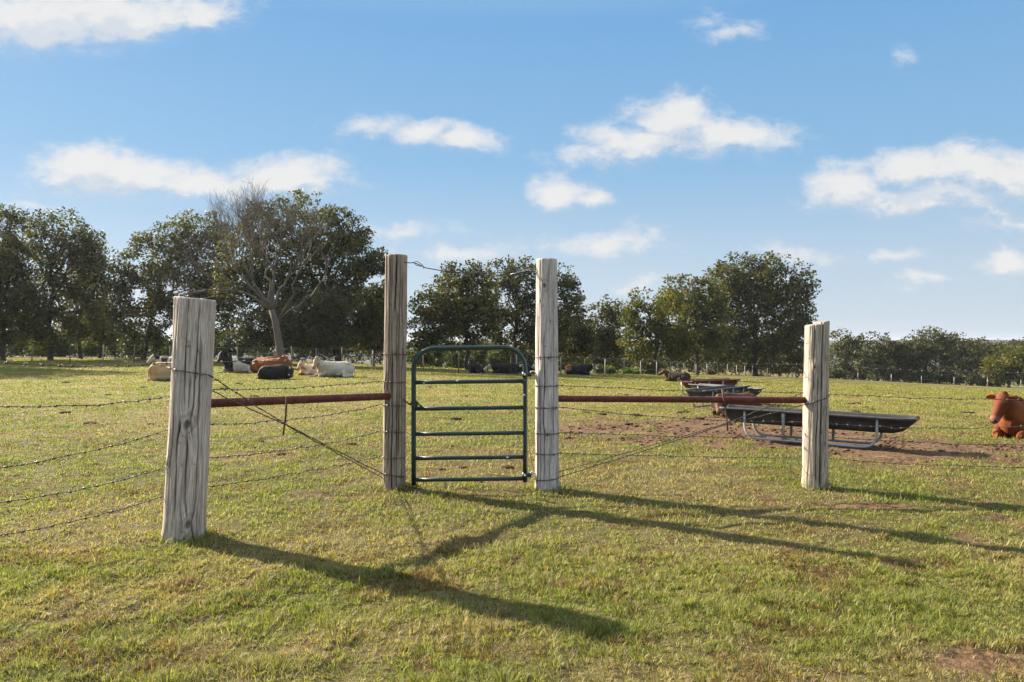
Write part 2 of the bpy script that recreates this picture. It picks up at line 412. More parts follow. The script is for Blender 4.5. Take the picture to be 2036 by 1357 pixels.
# ------------------------------------------------------------------ ground
def dirt_mask(x, y):
    n = fbm(x * .9, y * .9, 21, 4); n2 = fbm(x * 3.3, y * 2.6, 22, 3)
    def ell(cx, cy, rx, ry, ang=0):
        c, s = math.cos(ang), math.sin(ang); dx, dy = x - cx, y - cy
        return np.sqrt(((c * dx + s * dy) / rx) ** 2 + ((-s * dx + c * dy) / ry) ** 2)
    d = np.minimum.reduce([ell(3.6, 15.2, 2.4, 2.9), ell(5.6, 13.6, 2.9, 2.2, -.25), ell(7.6, 12.9, 2.7, 1.15, -.1), ell(5.6, 17.2, 2.2, 1.8), ell(1.9, 15.2, 1.5, 1.2), ell(9.5, 12.7, 2.2, .8)])
    big = sstep(d + (n - .5) * 1.7 + (n2 - .5) * 1.3, 1.18, .68)
    d2 = np.minimum.reduce([ell(-1.75, 8.45, .62, .17, .12), ell(-.45, 8.75, .75, .12), ell(-2.85, 6.45, .2, .10), ell(-.2, 9.3, .6, .25), ell(3.5, 8.0, .6, .2), ell(2.45, 4.05, .42, .18)])
    small = sstep(d2 + (n2 - .5) * 1.1, 1.05, .65)
    spots = sstep(fbm(x * 2.6 + 40, y * 2.0, 23, 4), .735, .78) * .7 * sstep(np.hypot(x, y), 60, 20)
    return np.maximum.reduce([big, small * .9, spots])
def straw_mask(x, y):
    a = sstep(fbm(x * .8, y * .8, 33, 4), .47, .66)
    b = sstep(fbm(x * 2.3, y * 2.3, 34, 3), .56, .72)
    r = np.exp(-(((x - 1.2) / 1.6) ** 2 + ((y - 6.6) / 1.1) ** 2)) * .55
    return np.clip(a * .75 + b * .35 + r, 0, 1)
def axis(fine0, fine1, step, lo, hi, growth):
    a = list(np.arange(fine0, fine1, step)); s = step
    while a[-1] < hi: s *= growth; a.append(a[-1] + s)
    b = []; s = step; p = fine0
    while p > lo: s *= growth; p -= s; b.append(p)
    return np.array(b[::-1] + a)
gx = axis(-9, 11, .07, -5000, 5000, 1.09); gy = axis(1.5, 21, .07, -600, 6000, 1.07)
GX, GY = np.meshgrid(gx, gy); gxx, gyy = GX.ravel(), GY.ravel()
D = dirt_mask(gxx, gyy)
GZ = ground_z(gxx, gyy) + D * .035 * (fbm(gxx * 6, gyy * 6, 51, 3) - .55) - D * .015
nx, ny = len(gx), len(gy); idx = np.arange(nx * ny).reshape(ny, nx)
quads = np.stack([idx[:-1, :-1].ravel(), idx[:-1, 1:].ravel(), idx[1:, 1:].ravel(), idx[1:, :-1].ravel()], 1)
rr = np.hypot(gxx, gyy)
woodm = np.maximum(sstep(rr, 230, 420), sstep(gyy, 95, 130) * sstep(gxx, 25, -5))
ground = obj('ground', np_mesh('ground', np.stack([gxx, gyy, GZ], 1), [quads], True,
        {'dirt': D, 'wood': woodm, 'straw': straw_mask(gxx, gyy), 'thatch': sstep(rr, 30, 10)}), M['ground'])
tag(ground, kind='structure')

bL = ray(366, 1078); bL.y += .14; bL.x = (366 - CX) * bL.y / F
bA = ray(783, 977); bA.y += .11; bA.x = (783.5 - CX) * bA.y / F
bB = ray(1088, 980); bB.y += .11; bB.x = (1088 - CX) * bB.y / F
bR = ray(1620, 973); bR.y += .11; bR.x = (1619.5 - CX) * bR.y / F
for b in (bL, bA, bB, bR): b.z = gz(b.x, b.y)

# grass: one mesh of single blades, thinner with distance
def blades(n, ylo, yhi, xs, hs=1.0, seed=1):
    r = np.random.default_rng(seed)
    y = ylo * (yhi / ylo) ** r.random(n); x = (r.random(n) * 2 - 1) * (.66 * y + 1.6)
    return x, y, r
def make_grass():
    X, Y = [], []
    r = np.random.default_rng(3)
    n1 = 540000; y = np.sqrt(r.random(n1) * (6.2 ** 2 - 3.0 ** 2) + 9.0); X.append((r.random(n1) * 2 - 1) * (.70 * y + 1.9)); Y.append(y)
    n2 = 840000; y = 6.2 * (75 / 6.2) ** (r.random(n2) ** 1.12); X.append((r.random(n2) * 2 - 1) * (.74 * y + 2.0)); Y.append(y)
    x = np.concatenate(X); y = np.concatenate(Y)
    clump = fbm(x * 4.5, y * 4.5, 61, 3); dm = dirt_mask(x, y)
    keep = (r.random(len(x)) > dm * 1.02) & (r.random(len(x)) < .72 + .6 * sstep(clump, .3, .62))
    x, y, clump, dm = x[keep], y[keep], clump[keep], dm[keep]
    bx, by = [], []                                                     # longer grass the mower missed at the foot of each post
    for b in (bL, bA, bB, bR):
        a = r.random(520) * 2 * np.pi; q = .10 + .17 * r.random(520) ** 1.6 + (.03 if b is bL else 0); bx.append(b.x + q * np.cos(a)); by.append(b.y + q * np.sin(a))
    bx = np.concatenate(bx); by = np.concatenate(by); nb = len(bx)
    x = np.r_[x, bx]; y = np.r_[y, by]; clump = np.r_[clump, np.full(nb, .6)]; dm = np.r_[dm, np.zeros(nb)]; n = len(x)
    cell = .085; ix, iy = np.floor(x / cell), np.floor(y / cell)                       # blades gather into small tufts with gaps between
    tx = (ix + .15 + .7 * hash2(ix, iy, 301)) * cell; ty = (iy + .15 + .7 * hash2(ix, iy, 302)) * cell; th = hash2(ix, iy, 303); tc = hash2(ix, iy, 304)
    pull = .20 * sstep(y, 26, 14); x0_, y0_ = x.copy(), y.copy(); x = x + (tx - x) * pull; y = y + (ty - y) * pull
    z = ground_z(x, y) - .004
    sm = straw_mask(x, y); fresh = fbm(x * .45 + 9, y * .45, 62, 3)
    hgt = (.019 + .028 * r.random(n) ** 1.5) * (.75 + .6 * sstep(clump, .3, .7)) * (1 - .25 * sm) * (.75 + .5 * th)
    tall = r.random(n) < .012; hgt[tall] *= 2.2; hgt[-nb:] = .035 + .085 * r.random(nb) ** 2
    wdt = np.maximum(.0038, y * .00095) * (.7 + .7 * r.random(n))
    hgt = np.where(y > 20, hgt * (1 + (y - 20) * .012), hgt)
    az = np.where(pull > .1, np.arctan2(y0_ - ty, x0_ - tx) + r.normal(0, .75, n), r.random(n) * 2 * np.pi); lean = np.radians(18 + 55 * r.random(n)); az2 = az + r.normal(0, .6, n)
    side = np.stack([-np.sin(az2), np.cos(az2), np.zeros(n)], 1) * (wdt / 2)[:, None]
    d1 = np.stack([np.cos(az) * np.sin(lean * .6), np.sin(az) * np.sin(lean * .6), np.cos(lean * .6)], 1)
    l2 = np.minimum(lean * 1.35, 1.75); d2 = np.stack([np.cos(az) * np.sin(l2), np.sin(az) * np.sin(l2), np.cos(l2)], 1)
    P0 = np.stack([x, y, z], 1); P1 = P0 + d1 * (hgt * .55)[:, None]; P2 = P1 + d2 * (hgt * .55)[:, None]
    V = np.stack([P0 - side, P0 + side, P1 - side * .8, P1 + side * .8, P2], 1).reshape(-1, 3)
    b = np.arange(n) * 5
    Q = np.stack([b, b + 1, b + 3, b + 2], 1); T = np.stack([b + 2, b + 3, b + 4], 1)
    u = r.random(n); rustp = sstep(fbm(x * 1.9 + 70, y * 1.7, 63, 4), .585, .68) + .8 * np.exp(-(((x + 1.9) / .8) ** 2 + ((y - 11.2) / 1.3) ** 2)) * (fbm(x * 5, y * 5, 64, 3) > .5)
    green = np.array([.130, .170, .026]); olive = np.array([.215, .23, .056]); gold = np.array([.30, .27, .105]); dead = np.array([.36, .28, .15]); brown = np.array([.20, .112, .060])
    w = np.clip(.45 * sm + .5 * u - .22 * (fresh - .5) * 2 + .10 + .26 * (tc - .5), 0, 1)[:, None]
    c = np.where(w < .33, green + (olive - green) * (w / .33), np.where(w < .66, olive + (gold - olive) * ((w - .33) / .33), gold + (dead - gold) * ((w - .66) / .34)))
    br = (r.random(n) < .03 + .10 * sm + .5 * (tc > .955) + .42 * rustp + .25 * sstep(dm, .1, .6))[:, None]; c = np.where(br, brown, c)
    c = c * (.62 + .76 * r.random(n))[:, None]
    c5 = np.repeat(c, 5, 0)
    return np_mesh('grass', V, [Q, T], False, {'tint': c5})
tag(obj('grass', make_grass(), M['grass']), 'short grazed olive green grass covering the pasture', 'grass', kind='stuff')

# crumbled soil and dry litter on the bare patch by the feed troughs
def make_clods():
    r = np.random.default_rng(5); n = 22000
    y = 10.5 + r.random(n) * 10; x = -0.5 + r.random(n) * 12.5
    k = r.random(n) < dirt_mask(x, y) * sstep(fbm(x * 1.8, y * 1.8, 71, 3), .40, .62); x, y = x[k], y[k]
    x2 = (r.random(900) * 2 - 1) * 6; y2 = 3.5 + r.random(900) * 9; k = r.random(900) < dirt_mask(x2, y2); x = np.r_[x, x2[k]]; y = np.r_[y, y2[k]]; n = len(x)
    s = .005 + .03 * r.random(n) ** 5; stretch = np.stack([.8 + 1.6 * r.random(n), .7 + .8 * r.random(n), .35 + .5 * r.random(n)], 1); z = ground_z(x, y) - .012
    base = np.array([[1, 0, 0], [0, 1, 0], [-1, 0, 0], [0, -1, 0], [0, 0, 1], [0, 0, -1]], float)
    V = (base[None] * (.6 + .7 * r.random((n, 6, 1)))) * s[:, None, None] * stretch[:, None] + np.stack([x, y, z + s * .4], 1)[:, None]
    tri = np.array([[0, 1, 4], [1, 2, 4], [2, 3, 4], [3, 0, 4], [1, 0, 5], [2, 1, 5], [3, 2, 5], [0, 3, 5]])
    T = (tri[None] + (np.arange(n) * 6)[:, None, None]).reshape(-1, 3)
    return np_mesh('soil_clods', V.reshape(-1, 3), [T])
M['clod'] = m_bark('crumbled_soil', (.03, .02, .014), (.17, .10, .056), 5)
tag(obj('soil_clods', make_clods(), M['clod']), 'loose reddish soil crumbs strewn over the bare trampled patch', 'soil', kind='stuff')

# ------------------------------------------------------------------ trees
def leaf_cloud(lobes, d, size, dens, r, gap=.42):
    """lobes: photo-pixel ellipses at distance d -> leaf quads"""
    k = d / F; C = []
    for (cx, cy, rx, ry, oy) in lobes:
        c = at(cx, cy, d); n = int(dens * 24 * (rx * k) * (ry * k) / size ** 2 / 16) + 6
        v = r.normal(size=(n, 3)); v /= np.linalg.norm(v, axis=1, keepdims=True); rad = (.35 + .65 * r.random(n) ** .55)
        dep = max(.6 * rx, .5 * min(rx, ry) + .3 * rx) * k
        C.append(np.array([c.x, c.y + oy, c.z]) + v * rad[:, None] * np.array([rx * k, dep, ry * k]))
    C = np.concatenate(C)
    g = fbm(C[:, 0] * .8 / (d / 60) + C[:, 1] * .31, C[:, 2] * .85 / (d / 60) + C[:, 1] * .17, int(r.integers(1000)), 3)
    kp = g > gap - .08 * r.random(len(C)); C = C[kp] if kp.sum() > 6 else C
    m = len(C); per = 18
    tone = np.repeat(np.clip(r.normal(.5, .26, m), 0, 1), per)
    off = r.normal(size=(m * per, 3)); off *= (r.random((m * per, 1)) ** .4 / np.linalg.norm(off, axis=1, keepdims=True)) * np.array([1, 1, .7]) * size * 2.1
    P = np.repeat(C, per, 0) + off; n = len(P)
    nrm = r.normal(size=(n, 3)) + np.array([0, 0, .5]); nrm /= np.linalg.norm(nrm, axis=1, keepdims=True)
    a = np.cross(nrm, r.normal(size=(n, 3))); a /= np.linalg.norm(a, axis=1, keepdims=True); b = np.cross(nrm, a)
    s = size * (.55 + .75 * r.random(n))[:, None]
    V = np.stack([P - a * s * .5, P + b * s * .30 + nrm * s * .08, P + a * s * .55, P - b * s * .30 + nrm * s * .08], 1).reshape(-1, 3)
    Q = np.arange(n * 4).reshape(n, 4)
    tn = np.clip(tone + r.normal(0, .12, n), 0, 1)
    return V, Q, np.repeat(tn, 4), C
def branch(mb, a, b, r0, r1, r, seg=6, wob=.08, steps=6):
    a = np.array(a, float); b = np.array(b, float); L = np.linalg.norm(b - a); t = np.linspace(0, 1, steps + 1)
    P = a + (b - a) * t[:, None]; w = r.normal(size=(steps + 1, 3)) * L * wob * np.sin(np.pi * t)[:, None]
    P += w; P[:, 2] += L * .06 * np.sin(np.pi * t)
    mb.tube(P, r0 + (r1 - r0) * t, seg); return P
def tree(name, label, trunks, d, lobes, mat, dens=1.0, size=None, seed=0, gap=.42, trunk_r=.2, group=None, cat='tree', bark='bark', fork=.45):
    r = np.random.default_rng(100 + seed); size = size or d * .0037
    lobes = [(l[0], l[1] + 4, l[2] * 1.08, l[3] * 1.1, (r.random() - .5) * 1.6) for l in lobes]
    tx = trunks[0]; bx = (tx - CX) * d / F; root = empty(name, (bx, d, gz(bx, d))); base = np.array(root.location)
    V, Q, tone, C = leaf_cloud(lobes, d, size, dens, r, gap)
    crown = obj('crown', np_mesh('crown', V - base, [Q], False, {'tone': tone}), M[mat], root)
    zlo, zhi = np.percentile(C[:, 2], 4), C[:, 2].max()
    for ti, tpx in enumerate(trunks):
        x0 = (tpx - CX) * d / F; g = np.array([x0, d + ti * .4, gz(x0, d) - .1])
        near = C[np.abs(C[:, 0] - x0) < (C[:, 0].max() - C[:, 0].min()) * .5] if len(trunks) > 1 else C
        if len(near) < 8: near = C
        mid = near.mean(0); top = np.array([x0 * .6 + mid[0] * .4, g[1] * .5 + mid[1] * .5, zlo + (zhi - zlo) * fork])
        mb = MB(); T = branch(mb, g, top, trunk_r, trunk_r * .5, r, 9, .035, 8)
        mb.tube([g + (0, 0, -.05), g + (0, 0, .18), g + (0, 0, .5)], [trunk_r * 1.5, trunk_r * 1.2, trunk_r * .98], 9)
        pick = near[r.choice(len(near), min(len(near), 15), replace=False)]
        for p in pick:
            st = T[min(len(T) - 1, 4 + int(r.integers(0, 5)))]
            B = branch(mb, st, p, trunk_r * .42, trunk_r * .12, r, 5, .07, 5)
            q = near[np.argsort(np.linalg.norm(near - p, axis=1))[2:14]]
            for e in q[r.choice(len(q), min(4, len(q)), replace=False)]:
                branch(mb, B[3], e, trunk_r * .15, trunk_r * .04, r, 4, .07, 3)
        me = mb.mesh('trunk'); me.transform(Matrix.Translation(-Vector(base))); obj('trunk', me, M[bark], root)
    return tag(root, label, cat, group)

TREES = [
 ('oak_tree', 'dark oak cut by the left edge of the photo, trunk behind the wire fence', [6], 64, [(-30,480,70,75),(-20,570,80,70),(25,445,38,42),(10,520,55,60),(20,625,55,40),(-20,640,60,40)], 'oak', .2),
 ('oak_tree', 'tall dark oak with rounded top, second trunk from the left edge', [100], 67, [(105,468,62,58),(72,520,62,70),(145,530,60,70),(100,595,80,50),(60,610,50,45),(150,485,45,48),(110,640,70,34),(50,640,50,30)], 'oak', .22),
 ('oak_tree', 'narrow dark oak behind and right of the tall left oak', [160], 71, [(182,560,38,60),(176,505,34,48),(170,610,48,40)], 'oak2', .17),
 ('oak_tree', 'low oak filling the dip between the two left crowns', [198], 75, [(215,580,42,55),(235,630,42,38),(200,630,40,40)], 'oak', .15),
 ('oak_tree', 'broad olive oak with slender forked trunk behind the leftmost big post', [285], 69, [(300,505,58,50),(345,470,55,48),(398,455,48,42),(330,560,80,52),(400,545,65,70),(280,575,46,48),(425,500,50,60),(310,620,60,36),(390,600,70,46),(440,560,50,60),(255,540,34,44),(430,640,60,30)], 'oak', .16),
 ('oak_tree', 'largest dome shaped oak, towering behind the bare tree', [674], 63, [(598,432,72,52),(655,458,72,52),(700,510,62,62),(640,540,95,80),(560,510,66,70),(728,575,50,65),(610,610,95,48),(700,620,65,48),(530,585,58,60),(490,500,46,66),(745,530,30,44),(766,560,22,48),(520,440,36,40),(480,560,60,50),(600,660,80,34),(690,660,60,34),(745,640,40,40)], 'oak', .3),
 ('oak_tree', 'lower oak with thick pale trunk directly right of the bare tree', [629], 60, [(625,595,75,42),(575,620,55,38),(670,600,55,40),(620,640,70,36),(520,640,60,34)], 'oak2', .26),
 ('oak_tree', 'thin leaning dark tree just left of the taller brown gate post', [742], 66, [(740,610,36,46),(765,590,28,42),(725,650,34,26),(770,640,26,40)], 'oak', .13),
 ('oak_tree', 'olive oak with straight trunk seen above the left half of the gate', [930], 63, [(897,555,38,34),(935,575,48,40),(860,600,42,34),(868,640,46,26),(930,610,60,36),(905,585,50,40),(945,545,30,30),(890,620,50,30),(960,620,45,40),(850,640,40,34),(925,650,60,30)], 'oak', .19),
 ('oak_tree', 'wide oak behind the pale gate post with two crowns of leaves', [1015], 66, [(1008,545,48,34),(1055,555,55,42),(1108,565,42,42),(1005,600,66,44),(1080,620,72,52),(1130,600,34,55),(1040,650,60,35),(1080,670,70,30),(1000,650,44,26)], 'oak2', .2),
 ('oak_tree', 'dark shaded oak right of the pale gate post, behind the lying white faced cow', [1062], 72, [(1135,640,42,60),(1100,660,50,50),(1150,680,35,45)], 'oak', .2),
 ('oak_tree', 'smaller dusky tree in the dip between the centre and right groves', [1200], 86, [(1198,640,40,50),(1222,650,34,55),(1180,685,42,42),(1215,700,45,36)], 'oak2', .2),
 ('maple_tree', 'yellow green tree with low branches hanging over the wire fence', [1305], 81, [(1305,592,52,34),(1275,630,40,48),(1340,620,45,45),(1268,690,30,26),(1320,670,50,34),(1345,685,34,26),(1255,640,22,30)], 'lime', .2),
 ('oak_tree', 'mid green oak between the yellow green tree and the tallest right oak', [1385], 95, [(1355,582,50,38),(1398,592,42,42),(1390,650,60,60),(1340,620,40,50),(1420,640,40,70)], 'oak', .25),
 ('oak_tree', 'tall round headed oak that tops the right grove', [1502], 110, [(1480,548,62,46),(1535,555,62,50),(1440,560,40,44),(1500,620,100,66),(1572,620,44,70),(1440,650,50,70),(1590,600,26,52),(1545,690,70,45),(1470,700,60,40),(1590,680,34,50),(1510,580,80,60),(1600,560,20,40)], 'oak', .4),
]
TREES += [('oak_tree', 'broad oak past the left edge whose shade falls across the pasture', [-190], 52, [(-190,430,105,90),(-250,500,80,90),(-140,520,58,80),(-190,580,100,60)], 'oak', .3),
 ('oak_tree', 'oak past the left edge standing nearer the fence corner', [-130], 62, [(-130,480,76,80),(-110,560,60,70),(-190,570,70,70)], 'oak', .3),
 ('oak_tree', 'outermost oak past the left edge, beyond the broad one', [-330], 47, [(-330,430,120,100),(-280,540,100,80),(-400,540,90,80)], 'oak', .3)]
def low_lobes(lobes, seed):
    r = np.random.default_rng(seed); x0 = min(l[0] - l[2] for l in lobes); x1 = max(l[0] + l[2] for l in lobes); yb = max(l[1] + l[3] for l in lobes)
    return [(x0 + (x1 - x0) * (.12 + .76 * r.random()), min(yb + 2, 682) - 4 - 16 * r.random(), 18 + 16 * r.random(), 15 + 10 * r.random()) for _ in range(3 if x0 < 330 else 5)]
for i, (nm, lb, tr, d, lobes, mt, trr) in enumerate(TREES):
    lobes = lobes + low_lobes(lobes, 900 + i)
    tree(nm, lb, tr, d, lobes, mt, 1.0, None, i, .36, trr)
FAR = [('rounded grey green tree at the left end of the far right treeline', 1680, 138, [(1678,690,30,38),(1700,700,28,36),(1665,715,30,32),(1690,725,36,26)]),
 ('grey green tree second from the left in the far right treeline', 1745, 142, [(1742,688,38,34),(1760,705,34,36),(1735,722,40,30)]),
 ('tallest broad crown in the middle of the far right treeline', 1840, 140, [(1840,685,48,36),(1870,690,40,34),(1815,700,38,36),(1850,720,62,32)]),
 ('dull green tree right of the tallest crown in the far right treeline', 1900, 146, [(1898,692,40,30),(1920,702,30,32),(1895,722,46,30)]),
 ('low dark tree near the right end of the far treeline', 1950, 150, [(1950,700,36,28),(1970,708,30,28),(1945,725,42,26)]),
 ('lower dark tree filling the gap in the far treeline between two taller crowns', 1785, 155, [(1788,708,36,30),(1800,725,40,26)]),
 ('olive tree nearest the right photo edge, standing before the far treeline', 2005, 126, [(2000,715,38,28),(2025,708,36,32),(1985,740,26,20),(2030,740,36,22)]),
 ('far green treetop showing over the right end of the treeline', 1990, 210, [(1985,690,46,18),(2030,690,40,18),(2060,694,40,20)])]
for i, (lb, tx, d, lobes) in enumerate(FAR):
    tree('oak_tree', lb, [tx], d, lobes, 'lime' if 'olive' in lb else 'oak2', 1.0, d * .0032, 60 + i, .36, .25, 'far treeline on the right')

# dead bare tree in front of the big oak
def bare_tree():
    r = np.random.default_rng(42); d = 56.0
    b = at(562, 724, d); b.z = gz(b.x, b.y); root = empty('bare_tree', b); mb = MB(); base = np.array(b)
    def grow(p, dirv, L, rad, lvl):
        steps = 4; P = [p]; dv = dirv
        for i in range(steps):
            dv = dv + r.normal(size=3) * .14 + np.array([0, 0, .09]); dv /= np.linalg.norm(dv); P.append(P[-1] + dv * L / steps)
        mb.tube(P, np.linspace(rad, rad * .62, steps + 1), 7 if lvl < 2 else 4 if lvl < 4 else 3, caps=lvl < 2)
        if lvl >= 5 + (L < .55 and r.random() < .5): return
        nb = 4 if lvl < 3 else 3
        for k in range(nb):
            ax = r.normal(size=3); ax -= dv * ax.dot(dv); ax /= np.linalg.norm(ax)
            sp = .28 + .5 * r.random(); nd = dv * math.cos(sp) + ax * math.sin(sp) * np.array([1, .8, 1]); nd /= np.linalg.norm(nd)
            st = P[-1] if k < 2 else P[int(r.integers(2, steps + 1))]
            grow(st, nd, L * (.60 + .22 * r.random()), rad * (.60 if k < 2 else .42), lvl + 1)
    k = d / F
    t0 = base + (0, 0, -.1); t1 = np.array(at(556, 690, d)); t2 = np.array(at(548, 640, d)); t3 = np.array(at(540, 615, d))
    mb.tube([t0, t0 + (0, 0, .3), t1, t2, t3], [.46, .33, .27, .235, .21], 12)
    for (tpx, tpy, oy, L, rad) in [(478, 580, -.4, 1, .10), (470, 545, .6, 1, .09), (508, 560, -.6, 1, .12), (540, 535, .5, 1, .13), (572, 560, -.4, 1, .09), (522, 530, 1.0, 1, .10)]:
        e = np.array(at(tpx, tpy, d)) + (0, oy, 0); branch(mb, t3, e, rad, rad * .72, r, 8, .05, 5)
        dv = e - t3; dv /= np.linalg.norm(dv); 
        for q in range(3):
            nd = dv + r.normal(size=3) * .38 + np.array([-.12 if tpx < 560 else .3, 0, .25]); nd /= np.linalg.norm(nd)
            grow(e, nd, 2.15, rad * .6, 1)
    br = np.array(at(548, 640, d))
    for (tpx, tpy) in [(618, 590), (590, 550)]:
        e = np.array(at(tpx, tpy, d)); branch(mb, br, e, .055, .04, r, 6, .05, 5); dv = e - br; dv /= np.linalg.norm(dv); grow(e, dv, 1.7, .065, 2)
    me = mb.mesh('trunk'); me.transform(Matrix.Translation(-b)); obj('trunk', me, M['bark_pale'], root)
    tag(root, 'bare grey dead tree with fine leafless twigs among the cattle', 'tree')
bare_tree()

# undergrowth
def shrub(name, label, px, topy, w, d, mat, seed, group, cat='shrub'):
    bx = (px - CX) * d / F; g = gz(bx, d); basey = CY - (g - H) * F / d; h = max(basey - topy, 6)
    r = np.random.default_rng(500 + seed)
    lobes = [(px, basey - h * .42, w * .5, h * .45), (px - w * .25, basey - h * (.35 + .2 * r.random()), w * .34, h * .38), (px + w * .25, basey - h * (.35 + .2 * r.random()), w * .34, h * .38), (px, basey - h * .7, w * .3, h * .3)]
    root = empty(name, (bx, d, g)); base = np.array(root.location)
    lobes = [(*l, (r.random() - .5) * .6) for l in lobes]
    V, Q, tone, C = leaf_cloud(lobes, d, d * .0032, .8, r, .34)
    obj('foliage', np_mesh('foliage', V - base, [Q], False, {'tone': tone}), M[mat], root)
    mb = MB()
    for p in C[r.choice(len(C), min(9, len(C)), replace=False)]: branch(mb, (bx + r.normal() * .15, d + r.normal() * .15, g - .05), p, .03, .012, r, 4, .06, 3)
    me = mb.mesh('stem'); me.transform(Matrix.Translation(-Vector(base))); obj('stem', me, M['bark'], root)
    return tag(root, label, cat, group)
sg = 'undergrowth below the left trees'
k = 0
for px, ty, w, d in [(20,668,70,78),(75,660,70,82),(125,672,60,80),(185,668,70,84),(235,660,60,80),(262,676,50,76),(310,672,60,82),(350,668,60,80),(420,665,80,80),(480,655,90,78),(525,670,70,82),(590,668,80,80),(650,672,70,78),(705,664,70,82),(755,662,60,80),(45,672,80,90),(100,668,80,92),(155,674,80,90),(210,672,80,94),(285,668,70,92),(340,672,80,90)]:
    ty -= 8 + 26 * ((k * 37) % 10) / 10
    shrub('shrub', 'grey green thicket bush under the trees behind the left pasture fence', px, ty, w, d, 'shrub', k, sg); k += 1
for px, ty, w, d in [(835,690,50,70),(875,676,60,76),(915,690,60,72),(960,680,70,74),(1000,690,60,72),(1040,684,60,76),(850,672,60,84),(905,676,60,86),(960,672,60,84),(1015,672,60,86),(790,676,60,80)]:
    shrub('shrub', 'light green brush behind the fence seen through the gate', px, ty, w, d, 'shrub', k, 'brush seen through the gate'); k += 1
for px, ty, w, d in [(1110,700,70,82),(1165,690,80,92),(1220,695,80,98),(1280,690,80,104),(1345,685,90,108),(1410,680,90,112),(1470,690,80,118),(1530,688,90,120),(1585,690,70,122),(1625,700,40,126)]:
    shrub('shrub', 'dark shaded thicket under the right grove behind the receding fence', px, ty, w, d, 'oak', k, 'dark undergrowth of the right grove'); k += 1
for px, ty, w, d in [(1660,735,50,136),(1720,738,60,138),(1780,740,60,140),(1830,742,60,138),(1885,745,60,140),(1935,745,60,142),(1975,748,50,136)]:
    shrub('shrub', 'dark underbrush along the foot of the far right treeline', px, ty, w, d, 'oak2', k, 'underbrush of the far treeline'); k += 1
for px, ty, w, d in [(1140,731,20,69),(1196,735,16,72),(1212,733,18,73),(1246,736,16,76),(1262,737,14,78),(1296,738,14,82)]:
    shrub('weed_clump', 'bright green weed clump at the foot of the receding wire fence', px, ty, w, d, 'weed', k, 'weeds along the fence', 'weeds'); k += 1

# ------------------------------------------------------------------ far wire fences
def wire_run(pts, rad=.006, seg=3):
    mb = MB(); mb.tube(pts, rad, seg, caps=False); return mb
def far_fence(label, pts, hgt, mats, nw=4, group=None, r=.03, seed=0, wr=.0055):
    rr_ = np.random.default_rng(seed); root = empty('wire_fence', (pts[0][0], pts[0][1], gz(*pts[0]))); L = Vector(root.location); tops = []
    for i, (x, y) in enumerate(pts):
        z = gz(x, y); hh = hgt * (.94 + .12 * rr_.random()); lx, ly = rr_.normal(0, .03, 2); mb = MB()
        a = Vector((x, y, z - .1)) - L; b = Vector((x + lx, y + ly, z + hh)) - L
        mb.tube([a, b], [r, r * .9], 5); mb.tube([a + Vector((0, -.02, .3)), b + Vector((0, -.02, 0))], r * .4, 4)
        mb.build('fence_post', M[mats[int(rr_.integers(len(mats)))]], root); tops.append((a, b))
    for w in range(nw):
        f = (w + .8) / (nw + .0) * .98
        P = []
        for i, (a, b) in enumerate(tops):
            P.append(a.lerp(b, min(f, .97)))
            if i + 1 < len(tops):
                q = tops[i + 1][0].lerp(tops[i + 1][1], min(f, .97)); P.append((P[-1] + q) / 2 - Vector((0, 0, .02 + .03 * rr_.random())))
        wire_run(P, wr).build('fence_wire', M['wire'], root)
    return tag(root, label, 'fence', group)
lf = [(-58, 68), (-54.5, 67), (-51, 66), (-47.5, 65), (-44, 64), (-40.5, 63), (-37, 62), (-33.5, 61), (-30.5, 60), (-27.5, 58.5), (-24, 56.5), (-21, 54.5), (-18.0, 52.8), (-15.4, 52.6), (-14.2, 51.8), (-12.6, 51.8), (-10.9, 51.6), (-8.9, 51.4), (-7, 51.2), (-5.6, 51), (-3.45, 52), (-1.6, 53), (.3, 54.5), (2.0, 56.7)]
far_fence('weathered wire fence with mixed posts behind the cattle on the left', lf, 1.38, ['tpost', 'tpost', 'tpost_red', 'bark_pale'], 4, None, .045, 1, .006)
rf = [(3.6 + 2.01 * i, 59.3 + 3.34 * i) for i in range(0, 26)]
far_fence('steel post wire fence receding to the right below the dark grove', rf, 1.36, ['tpost'], 4, None, .042, 2, .008)
pr = [((px - CX) * d / F, d) for px, d in [(1640, 128), (1706, 125), (1772, 122), (1832, 120), (1897, 117), (1963, 115), (2030, 112), (2100, 109), (2180, 106)]]
far_fence('sparse steel post fence along the far right crest of the pasture', pr, 1.25, ['steel'], 3, None, .035, 3)

